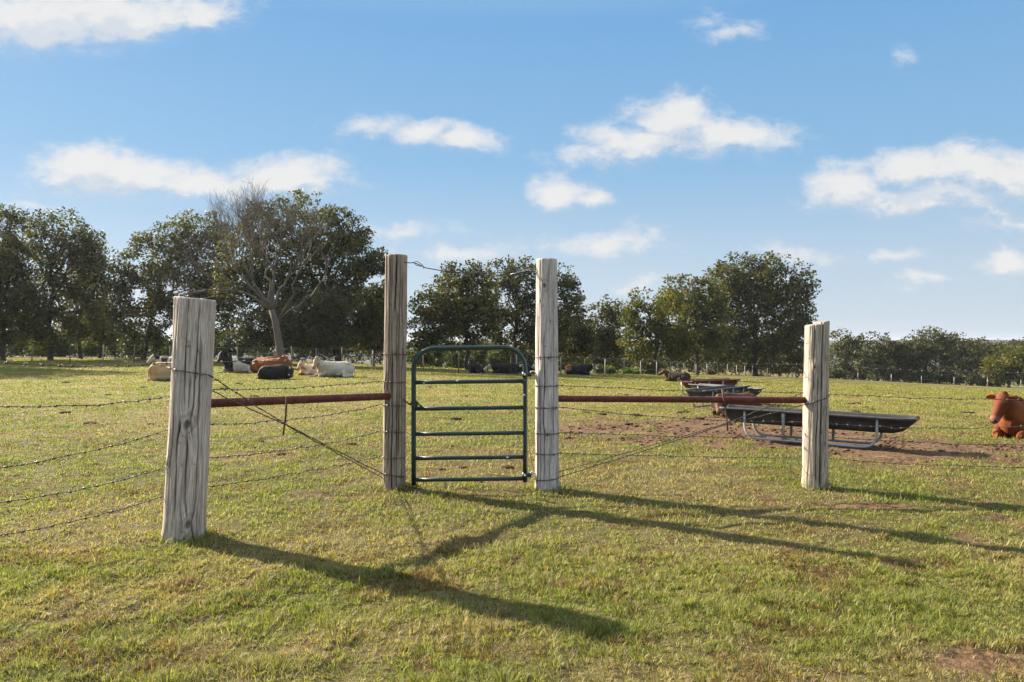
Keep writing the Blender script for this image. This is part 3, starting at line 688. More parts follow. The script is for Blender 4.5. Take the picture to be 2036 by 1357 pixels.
# ------------------------------------------------------------------ wooden posts
def wood_post(label, base, top_dx, top_dy, height, rb, rt, mat, seed, cracks, knots, tilt=(0, 0), split=None, group='big round wooden posts'):
    SEG, NR = 224, 130; r = np.random.default_rng(seed)
    z = np.concatenate([[-.15], np.linspace(0, height, NR - 1)]); a = np.linspace(0, 2 * np.pi, SEG, endpoint=False)
    # angle 0 faces the camera (-Y), seam at the back
    A, Z = np.meshgrid(a - np.pi, z); R = rb + (rt - rb) * np.clip(Z / height, 0, 1)
    ca = np.cos(A) * 3; sa = np.sin(A) * 3
    u = A * rb; gu = u.copy(); kd = np.full_like(u, 9.0)
    per = lambda s, fz, oc, fa=1.0: .5 * (fbm(ca * fa + s, Z * fz + sa * fa * .7, seed + s, oc) + fbm(sa * fa - s, Z * fz - ca * fa * .6, seed + s + 5, oc))
    rad = R + .022 * (per(1, .8, 2) - .5) + .012 * (per(2, 3.0, 3, 1.5) - .5)
    for (ka, kz, kr) in knots:
        du = (A - ka) * rb; dv = Z - kz; q = np.sqrt(du ** 2 + (dv * .62) ** 2)
        gu = gu + np.sign(du) * kr * .55 * np.exp(-(q / (kr * 1.25)) ** 2) * (1 - np.exp(-(np.abs(du) / .006))); kd = np.minimum(kd, q * .03 / kr * (.55 + .9 * fbm(A * 6, Z * 9, seed + 40, 3)))
        rad = rad + .010 * np.exp(-(q / (kr * 1.3)) ** 2) - .012 * np.exp(-(q / (kr * .3)) ** 2)
    gu = gu + .022 * (per(3, 2.0, 3, 1.2) - .5)
    fine = vnoise(gu * 160 + 50, Z * 2.2, seed + 9); fine2 = vnoise(gu * 70 - 20, Z * 1.2, seed + 10)
    rad = rad + .0032 * (fine - .5) + .0045 * (fine2 - .5)
    crack = np.zeros_like(rad)
    for (c_a, wd, dp, z0, z1) in cracks:
        path = c_a + (vnoise(Z * 2.5, Z * 0 + c_a * 7, seed + 20) - .5) * .14 + (vnoise(Z * 14, Z * 0 + c_a * 3, seed + 21) - .5) * .03
        du = np.abs(gu / rb - path) * rb; fade = sstep(Z, z0 - .08, z0 + .05) * sstep(Z, z1 + .08, z1 - .05) * (.5 + .8 * vnoise(Z * 5, Z * 0 + c_a, seed + 22))
        k_ = np.exp(-(du / (wd * 1.3)) ** 2) * fade; rad = rad - dp * k_; crack = np.maximum(crack, np.clip(k_ * 1.15, 0, 1))
    rad = rad * (1 + .05 * np.clip(1 - Z / .22, 0, 1) ** 2)
    x = rad * np.sin(A); y = -rad * np.cos(A); t = np.clip(Z / height, 0, 1)
    zz = Z + (Z > height * .995) * 0 + np.clip((Z - height * .85) / (height * .15), 0, 1) * (x * tilt[0] + y * tilt[1] + .012 * (per(4, .5, 2, 2) - .5))
    if split:
        side = sstep(A, split[0] - .02, split[0] + .02); zz = zz + side * split[1] * np.clip((Z - height * .9) / (height * .1), 0, 1)
    V = np.stack([x + top_dx * t, y + top_dy * t, zz], -1).reshape(-1, 3)
    ii = np.arange(NR * SEG).reshape(NR, SEG); i2 = np.roll(ii, -1, 1)
    Q = np.stack([ii[:-1].ravel(), i2[:-1].ravel(), i2[1:].ravel(), ii[1:].ravel()], 1)
    # end grain cap: rings towards the centre
    last = V[(NR - 1) * SEG:]; c = last.mean(0); caps = []; ga = [gu.ravel()]; gv = [Z.ravel()]; cr = [crack.ravel()]; kk = [kd.ravel()]; rings = [last]
    for f, dz in ((.955, .006), (.7, .008), (.4, .007), (.12, .006)):
        rg = c + (last - c) * f; rg[:, 2] += dz - .01 * (f < .9) * r.random(SEG) * .5; rings.append(rg); ga.append(np.linspace(0, 1, SEG) * .1 + f * .4); gv.append(np.full(SEG, f * .1)); cr.append(np.clip(crack[-1] * f, 0, 1)); kk.append(np.full(SEG, 9.))
    V = np.concatenate([V] + rings[1:]); Qs = [Q]; n0 = (NR - 1) * SEG; j = np.arange(SEG); j2 = (j + 1) % SEG
    for i in range(4): Qs.append(np.stack([n0 + i * SEG + j, n0 + i * SEG + j2, n0 + (i + 1) * SEG + j2, n0 + (i + 1) * SEG + j], 1))
    me = np_mesh('wooden_post', V, [np.concatenate(Qs), (n0 + 4 * SEG + j)[None]], True,
                 {'grain_u': np.concatenate(ga), 'grain_v': np.concatenate(gv), 'crack': np.concatenate(cr), 'knot': np.concatenate(kk)})
    o = obj('wooden_post', me, M[mat]); o.location = base
    return tag(o, label, 'fence post', group)
def ztop(py, b): return H + (CY - py) * (b.y) / F - b.z
hL, hA, hB, hR = ztop(594, bL), ztop(508, bA), ztop(516, bB), ztop(645, bR)
kL = bL.y / F; kA = bA.y / F; kB = bB.y / F; kR = bR.y / F
PL = wood_post('thickest pale grey post in the left foreground, leaning slightly right', bL, 22 * kL, 0, hL, 40 * kL, 38.5 * kL, 'post_pale', 11,
    [(-.55, .004, .03, .1, 1.9), (.05, .0035, .025, 1.1, 1.95), (.35, .004, .03, .2, 1.3), (.85, .003, .02, .0, 1.6), (-.95, .003, .02, .6, 1.95), (-.18, .005, .03, .25, .95), (.62, .0035, .02, .9, 1.9)],
    [(.28, .95, .065), (.52, .14, .055), (-.75, .62, .03), (.1, 1.62, .02)], (-.10, 0))
PA = wood_post('tall brown cracked gate post at the latch side of the gate', bA, 4.5 * kA, 0, hA, 22.5 * kA, 22 * kA, 'post_brown', 12,
    [(-.15, .004, .035, .0, 1.5), (.12, .004, .04, 2.0, 2.6), (-.45, .003, .025, .3, 2.5), (.5, .003, .025, .4, 2.5), (.85, .003, .02, .1, 2.4), (-.8, .003, .02, .1, 1.4), (.32, .0025, .02, 0, 1.9), (-.28, .0025, .02, 1.2, 2.5)],
    [(.4, 1.92, .022), (.1, 1.5, .016), (-.9, 1.12, .04)], (0, 0))
PB = wood_post('tall silvery white gate post at the hinge side of the gate', bB, -1 * kB, 0, hB, 23.5 * kB, 21.5 * kB, 'post_white', 13,
    [(-.7, .003, .02, .0, 1.2), (-.3, .003, .018, .2, 1.7), (.55, .0025, .015, .6, 2.2), (.95, .004, .03, 0, .25)],
    [(-.25, 2.25, .05), (.25, 1.86, .026), (-.05, .62, .038), (-.6, 2.08, .03), (.1, 1.45, .03)], (0, 0))
PR = wood_post('shorter split post on the right beside the long feed trough', bR, 5.5 * kR, 0, hR, 24.5 * kR, 23 * kR, 'post_olive', 14,
    [(.10, .005, .07, .0, 1.9), (-.6, .003, .02, .9, 1.9), (-.3, .003, .02, .1, 1.2), (.6, .003, .02, .2, 1.7)],
    [(.6, 1.45, .03), (-.5, 1.35, .03), (.4, .5, .02)], (.12, 0), (.10, .022))

# old staples left in the posts
def staple(post, px, py, rad, k):
    mb = MB(); c = Vector(((px - CX) * k * .985 , -rad - .004, H + (CY - py) * k)); c.x -= post.location.x; c.z -= post.location.z
    mb.tube([c + Vector((-.012, .012, -.003)), c + Vector((-.012, -.004, -.003)), c + Vector((0, -.007, 0)), c + Vector((.012, -.004, .003)), c + Vector((.012, .012, .003))], .0026, 5); mb.build('staple', M['wire'], post)
for po, k, rd, pl in ((PL, kL, 39 * kL, [(371, 690), (395, 748), (352, 880)]), (PA, kA, 22 * kA, [(787, 706), (796, 762), (783, 858)]), (PB, kB, 22 * kB, [(1078, 712), (1095, 768), (1090, 862), (1085, 690)]), (PR, kR, 23 * kR, [(1612, 684), (1616, 714), (1608, 752)])):
    for px, py in pl: staple(po, px, py, rd * .97, k * (1 - .1 / po.location.y))

# ------------------------------------------------------------------ gate
def arc(c, r, a0, a1, n=8): return [(c[0] + r * math.cos(a), c[1], c[2] + r * math.sin(a)) for a in np.linspace(a0, a1, n)]
GY0 = (bA.y + bB.y) / 2 - .02
kg = GY0 / F; gx0, gx1 = (822.5 - CX) * kg, (1044 - CX) * kg; gw = gx1 - gx0
gate = empty('metal_gate', (gx1, GY0, gz(gx1, GY0)))
gz0 = gate.location.z
def Zg(py): return H + (CY - py) * kg - gz0
ztopg = Zg(691.5); rt_ = .026; R_ = .235
sag = .016
def shear(P): return [(x, y, z + sag * (x / gw)) for (x, y, z) in P]
fr = MB()
P = [(-gw, 0, Zg(963)), (-gw, 0, .5), (-gw, 0, 1.0), (-gw, 0, ztopg - R_)] + arc((-gw + R_, 0, ztopg - R_), R_, math.pi, math.pi / 2)[1:] + [(-gw / 2, 0, ztopg)] + arc((-R_, 0, ztopg - R_), R_, math.pi / 2, 0) + [(0, 0, 1.0), (0, 0, .5), (0, 0, Zg(960))]
fr.tube(shear(P), rt_, 14); fr.build('gate_frame', M['gate'], gate)
for py in (759, 811.5, 862, 910, 953):
    mb = MB(); mb.tube(shear([(-gw + .02, 0, Zg(py)), (-gw * .7, 0, Zg(py)), (-gw * .3, 0, Zg(py)), (-.02, 0, Zg(py))]), .0225, 12); mb.build('rail', M['gate'], gate)
mb = MB(); zr = Zg(811.5) - sag
tri = np.array([(-gw + .02, zr + .10), (-gw + .115, zr + .012), (-gw + .10, zr + .005), (-gw + .02, zr + .005)])
hole = [(-gw + .052 + .014 * math.cos(t), zr + .036 + .014 * math.sin(t)) for t in np.linspace(0, 2 * math.pi, 12, endpoint=False)]
bm = bmesh.new()
outer = [bm.verts.new((x, -.004, z)) for x, z in tri]; hl = [bm.verts.new((x, -.004, z)) for x, z in hole]
eds = [bm.edges.new((outer[i], outer[(i + 1) % 4])) for i in range(4)] + [bm.edges.new((hl[i], hl[(i + 1) % 12])) for i in range(12)]
bmesh.ops.triangle_fill(bm, edges=eds, use_beauty=True)
g_ = bmesh.ops.extrude_face_region(bm, geom=bm.faces[:]); bmesh.ops.translate(bm, verts=[v for v in g_['geom'] if isinstance(v, bmesh.types.BMVert)], vec=(0, .008, 0))
bmesh.ops.recalc_face_normals(bm, faces=bm.faces[:])
me = bpy.data.meshes.new('latch_plate'); bm.to_mesh(me); bm.free(); obj('latch_plate', me, M['gate'], gate)
for zz, up in ((Zg(746), 1), (Zg(946), -1)):
    hg = MB(); hg.tube([(0, 0, zz - .028), (0, 0, zz + .028)], .034, 12)
    hg.box((.045, 0, zz), (.05, .03, .045)); ho = hg.build('hinge', M['gate'], gate, smooth=False)
    pn = MB(); xe = bB.x - gate.location.x - .10
    pn.tube([(.06, -.0, zz - .045), (.06, 0, zz + .02), (.066, 0, zz + .032), (.085, 0, zz + .036), (xe, .03, zz + .02 * up)], .008, 8)
    pn.ball((-.0, -.036, zz), .012, 8, 6); pn.build('hinge_pin', M['steel'], ho)
tag(gate, 'dark green tubular walk gate with rounded top corners between two tall posts', 'gate')

# latch chain
ch = MB()
c0_, c1_ = Vector((bA.x + .115, GY0 - .05, gz0 + Zg(795))), Vector((gx0 + .06, GY0 - .03, gz0 + Zg(806)))
def link_ring(mb, c, axis_, rot, a=.016, b=.010, r=.0035):
    ax = Vector(axis_).normalized(); n = ax.orthogonal().normalized(); n = Matrix.Rotation(rot, 3, ax) @ n
    mb.tube([c + ax * a * math.cos(t) + n * b * math.sin(t) for t in np.linspace(0, 2 * math.pi, 10, endpoint=False)], r, 5, closed=True)
pts = []
for i in range(12):
    t = i / 11; p = c0_.lerp(c1_, t); p.z -= .028 * math.sin(math.pi * t); p.y -= .012 * math.sin(math.pi * t); pts.append(p)
for i in range(11): link_ring(ch, (pts[i] + pts[i + 1]) / 2, pts[i + 1] - pts[i], i * math.pi / 2)
for i in range(9):
    t = i / 8 * math.pi * 1.2 + .3; p = Vector((gx0 + .034 * math.cos(t), GY0 + .034 * math.sin(t) - .005, gz0 + Zg(800) - .004 * i)); link_ring(ch, p, (-math.sin(t), math.cos(t), -.1), i * math.pi / 2)
tag(ch.build('chain', M['rust_dark']), 'rusty chain tying the gate to the brown post', 'chain')

# ------------------------------------------------------------------ brace pipes, twist sticks and wires
def pipe(label, a, b, r):
    a, b = Vector(a), Vector(b); mb = MB(); n = 14; o = MB()
    L = (b - a).length; d = (b - a).normalized(); rg = np.random.default_rng(int(L * 1000))
    P = [a + (b - a) * (i / n) for i in range(n + 1)]
    mb.tube([a - d * .004] + [a] + P[1:-1] + [b] + [b + d * .004], [r * .85, r] + [r] * (n - 1) + [r, r * .85], 20)
    me = mb.mesh('brace_pipe'); me.transform(Matrix.Translation(-a)); ob = obj('brace_pipe', me, M['rust']); ob.location = a
    return tag(ob, label, 'brace pipe', 'rusty brace pipes')
zLp = H + (CY - 806) * (bL.y - .0) / F; zAp = H + (CY - 789) * (bA.y - .11) / F
pipe('rusty red pipe braced between the thick left post and the brown gate post', (bL.x + .10, bL.y + .12, zLp), (bA.x - .045, bA.y - .115, zAp), 7 * kA)
pipe('rusty red pipe braced between the silvery gate post and the split right post', (bB.x + .09, bB.y, H + (CY - 794) * kB), (bR.x - .095, bR.y - .01, H + (CY - 797) * kR), 6.6 * kB)

def catenary(pts, sag, n, jit, r):
    out = []
    for i in range(len(pts) - 1):
        a, b = Vector(pts[i]), Vector(pts[i + 1])
        for k in range(n):
            t = k / n; p = a.lerp(b, t); p.z -= 4 * sag * t * (1 - t); p += Vector(r.normal(0, jit, 3)) * min(1, 4 * t * (1 - t) + .1); out.append(p)
    out.append(Vector(pts[-1])); return out
def strand(label, P, seed, rad=.0034, barb=.125, name='barbed_wire', group='barbed wire strands', twist=True):
    r = np.random.default_rng(seed); mb = MB(); o = Vector(P[0])
    A = np.array([tuple(p) for p in P]); seg = np.linalg.norm(np.diff(A, axis=0), axis=1); cum = np.r_[0, np.cumsum(seg)]; L = cum[-1]
    n = max(8, int(L / .02)); s = np.linspace(0, L, n); C = np.stack([np.interp(s, cum, A[:, i]) for i in range(3)], 1)
    if twist:
        T = np.gradient(C, axis=0); T /= np.linalg.norm(T, axis=1, keepdims=True) + 1e-9; X = np.cross(T, [0, 0, 1.]); X /= np.linalg.norm(X, axis=1, keepdims=True) + 1e-9; Yv = np.cross(T, X)
        for ph in (0, np.pi):
            th = s * 2 * np.pi / .085 + ph; mb.tube(C + (np.cos(th)[:, None] * X + np.sin(th)[:, None] * Yv) * rad * .62, rad * .72, 4)
    else: mb.tube(C, rad, 5)
    if barb:
        q = barb * r.random()
        while q < L:
            c = np.array([np.interp(q, cum, A[:, i]) for i in range(3)]); c2 = np.array([np.interp(min(L, q + .012), cum, A[:, i]) for i in range(3)]); t = c2 - c
            if np.linalg.norm(t) > 1e-6:
                t /= np.linalg.norm(t); mb.tube([c - t * .010, c + t * .010], .0075, 6)
                for j in range(2):
                    d = r.normal(size=3); d -= t * d.dot(t); d /= np.linalg.norm(d); e = c + t * (.006 * (j * 2 - 1)); mb.tube([e - d * .020 + t * .004, e, e + d * .020 - t * .004], [.001, .0028, .001], 4)
            q += barb * (.85 + .3 * r.random())
    me = mb.mesh('wire'); me.transform(Matrix.Translation(-o)); ob = obj(name, me, M['wire']); ob.location = o
    return tag(ob, label, 'wire', group)
def lean_x(post, z):
    for b, dx, h in ((bL, 22 * kL, hL), (bA, 4.5 * kA, hA), (bB, -kB, hB), (bR, 5.5 * kR, hR)):
        if b is post: return post.x + dx * max(0, min(1, (z - post.z) / h))
def around(post, rad, z0, a0, a1, tilt=0.0, n=12):
    """a few turns of wire hugging a post: angle 0 faces the camera, + is to the right"""
    return [Vector((lean_x(post, z0) + rad * math.sin(a), post.y - rad * math.cos(a), z0 + tilt * a)) for a in np.linspace(a0, a1, n)]
wr = np.random.default_rng(77)
ordn = ['top', 'second from top', 'middle', 'fourth from top', 'lowest']
far_pt = lambda px, py, Y: at(px, py, Y)
# leftmost run: from behind the left post towards the camera side, out of frame
for i, (py0, py1) in enumerate([(722, 722), (810, 788), (932, 853), (1001, 928), (1066, 984)]):
    za = H + (CY - py1) * kL; a = Vector((lean_x(bL, za) - .135, bL.y + .03, za)); yb = 5.15; b = at(0, py0, yb); dv = b - a; e = a + dv * 2.6; e.z = b.z + (b.z - a.z) * .4
    mid = b.copy(); mid.z -= 0
    strand(f'{ordn[i]} barbed strand running left from the thick left post', catenary([e, mid, a], .03, 14, .004, wr) + [Vector((a.x + .085, bL.y + .165, a.z))], 200 + i)
# between the left post and the brown gate post
for i, (py0, py1) in enumerate([(721, 705), (776, 760), (845, 806), (912, 858), (970, 909)]):
    za = H + (CY - py0) * (bL.y + .1) / F; a = Vector((lean_x(bL, za) + .125, bL.y + .10, za)); zA = H + (CY - py1) * kA
    b = around(bA, 22.5 * kA + .008, zA, -1.45, 1.3, -.005)
    strand(f'{ordn[i]} barbed strand between the thick left post and the brown gate post', [Vector((a.x - .12, bL.y + .165, a.z))] + catenary([a, b[0]], .02 + .03 * (i in (2, 3)), 24, .006, wr) + b[1:], 220 + i)
# between the silvery post and the split right post, and on past it to the right
for i, (py0, py1, py2, loop) in enumerate([(711, 726, 743, 1), (768, 782, 796, 1), (811, 841, 849, 1), (862, 868, 886, 1), (902, 910, 931, 1)]):
    zB = H + (CY - py0) * kB; a = around(bB, 23.3 * kB + .006, zB, -1.3, 1.45, .002)
    b = Vector((bR.x - .02, bR.y + .135, H + (CY - py1) * (bR.y + .13) / F))
    Yc = bR.y + .15; c = at(2036, py2, Yc); e = b + (c - b) * 2.2
    strand(f'{ordn[i]} barbed strand from the silvery gate post past the split post', a + catenary([a[-1], b, c, e], .02 + .02 * (i == 2), 20, .006, wr)[1:], 240 + i)
# diagonal brace wires
def brace(label, A0, knot, B0, loopA, loopB, seed):
    """two twisted strands that meet at the twist stick"""
    r = np.random.default_rng(seed); P = loopA + catenary([A0, knot, B0], .004, 16, .0025, r) + loopB
    return strand(label, P, seed, .0048, .16 if seed % 2 else 0, 'brace_wire', 'diagonal brace wires')
zk = H + (CY - 846) * (7.45) / F; kn = at(566, 844, 7.35)
la = around(bL, 40 * kL + .009, H + (CY - 738) * kL, -1.55, 1.25, -.028)
ea = Vector((bA.x - .118, bA.y - .02, H + (CY - 943) * kA)); eb = Vector((bA.x - .118, bA.y + .02, H + (CY - 953) * kA))
brace('upper diagonal brace wire looped over the face of the thick left post', la[-1], kn, ea, la[:-1], around(bA, 22.5 * kA + .009, ea.z, -1.4, 1.2, -.02)[1:], 301)
lb_ = Vector((bL.x + .16, bL.y + .10, H + (CY - 775) * (bL.y + .1) / F)); brace('lower diagonal brace wire coming from behind the thick left post', lb_, kn + Vector((0, .008, -.006)), eb, [], [], 302)
kn2 = at(1441, 846, bR.y - .13)
lr = around(bR, 24 * kR + .006, H + (CY - 795) * kR, -1.3, 1.2, .045)
ra = around(bB, 23.5 * kB + .008, H + (CY - 952) * kB, -1.2, 1.35, .012)
brace('diagonal brace wire crossing the face of the split right post', ra[-1], kn2, lr[0], ra[:-1], lr[1:], 303)
brace('second diagonal brace wire ending behind the split right post', Vector((bB.x + .12, bB.y, H + (CY - 940) * kB)), kn2 + Vector((0, .01, .008)), Vector((bR.x - .115, bR.y + .03, H + (CY - 782) * kR)), [], [], 304)
def stick(label, a, b, r):
    mb = MB(); a, b = Vector(a), Vector(b); m = (a + b) / 2 + Vector((.008, 0, 0)); mb.tube([a, a.lerp(m, .5), m, m.lerp(b, .5), b], [r, r * 1.05, r, r * .95, r * .9], 8)
    me = mb.mesh('twist_stick'); me.transform(Matrix.Translation(-a)); o = obj('twist_stick', me, M['rust_dark']); o.location = a
    return tag(o, label, 'twist rod', 'rods twisting the brace wires')
stick('short rusty rod twisted into the left diagonal brace wire', at(570, 790, 7.28), at(563, 866, 7.38), .009)
stick('longer rusty rod twisted into the right diagonal brace wire', at(1436, 776, bR.y - .14), at(1447, 858, bR.y - .13), .010)
# loose wire across the gateway top
yg = bA.y - .01
tw = [around(bA, .125, H + (CY - 522) * kA, .9, 1.57)[0], at(812, 522, yg), at(824, 522, yg - .01), at(836, 527, yg), at(846, 532, yg), at(880, 538, yg), at(930, 543, yg), at(985, 542, yg), at(1028, 538, yg), at(1045, 533, yg), at(1052, 526, yg - .01), at(1061, 526, yg), at(1062, 533, yg), at(1054, 536, yg + .01), at(1046, 532, yg), at(1066, 530, yg)]
o = strand('loose smooth wire hung across the gateway between the tall post tops', tw, 401, .0055, 0, 'overhead_wire', None, False)
tw2 = [at(838, 529, yg - .006), at(828, 527, yg - .008), at(822, 521, yg), at(829, 519, yg), at(840, 526, yg), at(843, 534, yg - .01)]
mb = MB(); mb.tube([p - o.location for p in tw2], .004, 5); mb.build('wire_loop', M['wire'], o)
mb = MB(); mb.tube([p - o.location for p in [at(1015, 545, yg), at(1035, 539, yg - .006), at(1046, 536, yg + .006), at(1056, 533, yg)]], .004, 5); mb.build('wire_loop', M['steel'], o)

# ------------------------------------------------------------------ feed troughs
def trough(label, c, rz, mat, L=3.05, tilt=0.0, sc=1.0, hgt=.52):
    root = empty('feed_trough', c, rz); root.rotation_euler = (0, tilt, rz); root.scale = (sc,) * 3
    st = [(-L / 2, .10, .80), (-L / 2 + .04, .3, .9), (-L / 2 + .11, .72, .98), (-L / 2 + .2, .97, 1), (-L / 2 + .5, 1, 1), (-.4, 1, 1), (.4, 1, 1), (L / 2 - .5, 1, 1), (L / 2 - .32, .97, 1), (L / 2 - .19, .8, .97), (L / 2 - .07, .35, .9), (L / 2, .10, .80)]
    rings = []
    for x, dz, wf in st:
        sec = [(-.335, .0), (-.34, -.035), (-.315, -.04), (-.29, -.035), (-.265, -.105 * dz - .02), (-.235, -.19 * dz - .02), (-.18, -.235 * dz - .02), (.0, -.245 * dz - .02), (.18, -.235 * dz - .02), (.235, -.19 * dz - .02), (.265, -.105 * dz - .02), (.29, -.035), (.315, -.04), (.34, -.035), (.335, 0),
               (.28, .004), (.262, -.02), (.235, -.085 * dz - .012), (.2, -.17 * dz - .008), (.15, -.21 * dz - .005), (0, -.215 * dz - .005), (-.15, -.21 * dz - .005), (-.2, -.17 * dz - .008), (-.235, -.085 * dz - .012), (-.262, -.02), (-.28, .004)]
        rings.append([(x, y * wf, hgt + z) for y, z in sec])
    mb = MB(); mb.loft(rings); mb.build('trough_body', M[mat], root)
    for s in (-1, 1):
        y = .30 * s; yb = .27 * s; fr = MB(); x0, x1, R = -1.08, .98, .2
        P = [(x0, y, hgt - .03), (x0, (y + yb) / 2, .30), (x0, yb, .03 + R)] + [(x0 + R - R * math.cos(a), yb, .03 + R - R * math.sin(a)) for a in np.linspace(.3, math.pi / 2, 6)] + [(0, yb, .03)] + [(x1 - R + R * math.sin(a), yb, .03 + R - R * math.cos(a)) for a in np.linspace(0, math.pi / 2 - .3, 6)] + [(x1, yb, .03 + R), (x1, (y + yb) / 2, .30), (x1, y, hgt - .03)]
        fr.tube(P, .021, 10); fr.build('skid', M['steel'], root)
        for x in (-.44, .24):
            lg = MB(); lg.tube([(x, y, hgt - .035), (x, y, hgt - .10), (x, (y + yb) / 2, .28), (x, yb, .045)], [.036, .028, .023, .023], 10); lg.build('leg', M['steel'], root)
    return tag(root, label, 'feed trough')
ctr = Vector((5.0, 13.3, gz(5.0, 13.3) - .012))
trough('long dark grey feed trough on skids, nearest the fence behind the split post', ctr, math.radians(-32), 'bunk', tilt=math.radians(1.1), sc=1.0)
q = ray(1428, 812); q.z -= .01
trough('grey feed trough seen end on, beyond the long near trough', q + Vector((.15, .5, 0)), math.radians(52), 'bunk', sc=1.0)
q = ray(1468, 806); q.z -= .01
trough('second grey feed trough angled across the far trough', q + Vector((.0, 1.5, 0)), math.radians(118), 'bunk', sc=.9)
q = ray(1432, 795); q.z -= .01
trough('trough with a dark red inside, farthest from the fence', q + Vector((.0, 1.2, .05)), math.radians(35), 'bunk_red', L=2.4, sc=1.0)

# ------------------------------------------------------------------ cattle (all lying)
def ringloft(mb, pts, seg=14):
    """pts: (centre, ry, rz, axis) -> loft with elliptical rings across the axis"""
    R = []; a = np.linspace(0, 2 * np.pi, seg, endpoint=False)
    for c, ry, rz, ax in pts:
        ax = np.asarray(ax, float); ax /= np.linalg.norm(ax); sd = np.cross([0, 0, 1.], ax)
        sd = sd / np.linalg.norm(sd) if np.linalg.norm(sd) > 1e-3 else np.array([0, 1., 0]); up = np.cross(ax, sd)
        R.append(np.asarray(c, float) + np.cos(a)[:, None] * sd * ry + np.sin(a)[:, None] * up * rz)
    mb.loft(R)
def dirvec(yaw, pitch): return np.array([math.cos(pitch) * math.cos(yaw), math.cos(pitch) * math.sin(yaw), math.sin(pitch)])
def cow(label, px, py, yaw, paint, scale=1.0, nyaw=0, npitch=45, nlen=.50, ear=1.0,  hyaw=None, hpitch=-32, seed=0, fold=1, hind=1, vox=.024, tagged=False, eyes=True, group='cattle resting in the pasture', lift=0.0, off=(0, 0)):
    r = np.random.default_rng(seed); R_ = math.radians; mb = MB()
    X = (1, 0, 0)
    ringloft(mb, [((-.97, 0, .46), .06, .08, X), ((-.92, 0, .40), .20, .24, X), ((-.80, 0, .38), .30, .34, X), ((-.6, 0, .39), .36, .39, X), ((-.35, 0, .38), .42, .385, X), ((-.05, 0, .375), .45, .385, X), ((.22, 0, .39), .41, .40, X), ((.45, 0, .41), .33, .405, X), ((.62, 0, .42), .26, .36, X), ((.76, 0, .40), .18, .28, X), ((.84, 0, .38), .08, .14, X)], 22)
    for s in (-1, 1):
        mb.ball((-.58, s * .22, .645), (.16, .10, .08)); mb.ball((-.84, s * .13, .53), (.10, .08, .07))
        mb.ball((.42, s * .25, .40), (.20, .10, .30)); mb.ball((-.58, s * .30, .30), (.30, .17, .26))
        mb.tube([(.50, s * .27, .24), (.68, s * .25, .15), (.86, s * .22, .11)], [.115, .085, .07], 10)
        if fold == 1 or (fold == 2 and s < 0) or (fold == 3 and s > 0):
            mb.tube([(.87, s * .22, .09), (.70, s * .17, .055), (.52, s * .14, .05)], [.066, .048, .05], 8)
        else:
            mb.tube([(.86, s * .22, .09), (1.02, s * .21, .06), (1.17, s * .20, .05), (1.25, s * .20, .045)], [.068, .05, .045, .055], 8)
        if s == hind or hind == 2:
            mb.tube([(-.38, s * .40, .26), (-.20, s * .50, .16)], [.17, .10], 9); mb.tube([(-.20, s * .50, .14), (-.50, s * .55, .10), (-.72, s * .56, .08)], [.10, .075, .06], 9); mb.tube([(-.72, s * .56, .07), (-.45, s * .60, .05), (-.20, s * .62, .045)], [.06, .045, .055], 8)
    mb.ball((-.2, 0, .16), (.55, .46, .17)); mb.ball((.30, 0, .15), (.45, .30, .16))
    mb.tube([(-.95, 0, .60), (-1.02, .03, .45), (-1.0, .10, .2), (-.93, .25, .06), (-.8, .38, .04)], [.035, .028, .022, .022, .035], 7)
    nlen += .03; ny, npi = R_(nyaw), R_(npitch); nb = np.array([.58, 0, .50]); nd = dirvec(ny, npi)
    half = dirvec(ny * .45, npi * .8); mid = nb + half * nlen * .5; poll = mid + nd * nlen * .55
    ringloft(mb, [(nb + (-.12, 0, -.04), .25, .31, half), (nb + half * .08, .22, .27, half), (mid, .17, .235, (half + nd)), (poll - nd * .12, .135, .18, nd), (poll, .10, .13, nd)], 14)
    mb.tube([(.72, 0, .25), mid + np.array([0, 0, -.2])], [.12, .08], 9)                                           # dewlap
    hy, hp = R_(nyaw if hyaw is None else hyaw), R_(hpitch); hd = dirvec(hy, hp); sd = np.cross([0, 0, 1.], hd); sd /= np.linalg.norm(sd); up = np.cross(hd, sd)
    h0 = poll + hd * .02
    hs_ = 1.12; H_ = lambda t, u=0, s=0: h0 + (hd * t + up * u + sd * s) * hs_
    ringloft(mb, [(c_, a_ * hs_, b_ * hs_, x_) for c_, a_, b_, x_ in [(H_(-.09, .02), .05, .06, hd), (H_(-.04, .02), .10, .10, hd), (H_(.06, .005), .132, .128, hd), (H_(.17, -.015), .124, .13, hd), (H_(.27, -.025), .098, .108, hd), (H_(.37, -.03), .080, .086, hd), (H_(.45, -.032), .086, .080, hd), (H_(.50, -.036), .078, .068, hd), (H_(.535, -.04), .04, .04, hd)]], 14)
    mb.ball(H_(-.06, .085), (.075, .075, .05))                                                                      # poll
    mb.tube([H_(.12, -.09), H_(.30, -.10), H_(.44, -.09)], [.07, .05, .045], 8)                                       # jaw
    for s in (-1, 1):
        mb.ball(H_(.13, .05, s * .106), .034)                                                                        # brow
        e0 = H_(-.02, .05, s * .09); ed = sd * s * .93 - hd * .10 + up * .02 + np.array([0, 0, -.24]); ed /= np.linalg.norm(ed)
        e = np.cross(ed, up); e /= np.linalg.norm(e); f = np.cross(e, ed); ring = []
        for t, w in ((0, .028), (.06 * ear, .056 * ear), (.12 * ear, .072 * ear), (.18 * ear, .056 * ear), (.225 * ear, .02)):
            a = np.linspace(0, 2 * np.pi, 10, endpoint=False); ring.append(e0 + ed * t + np.cos(a)[:, None] * f * w + np.sin(a)[:, None] * e * .017)
        mb.loft(ring)
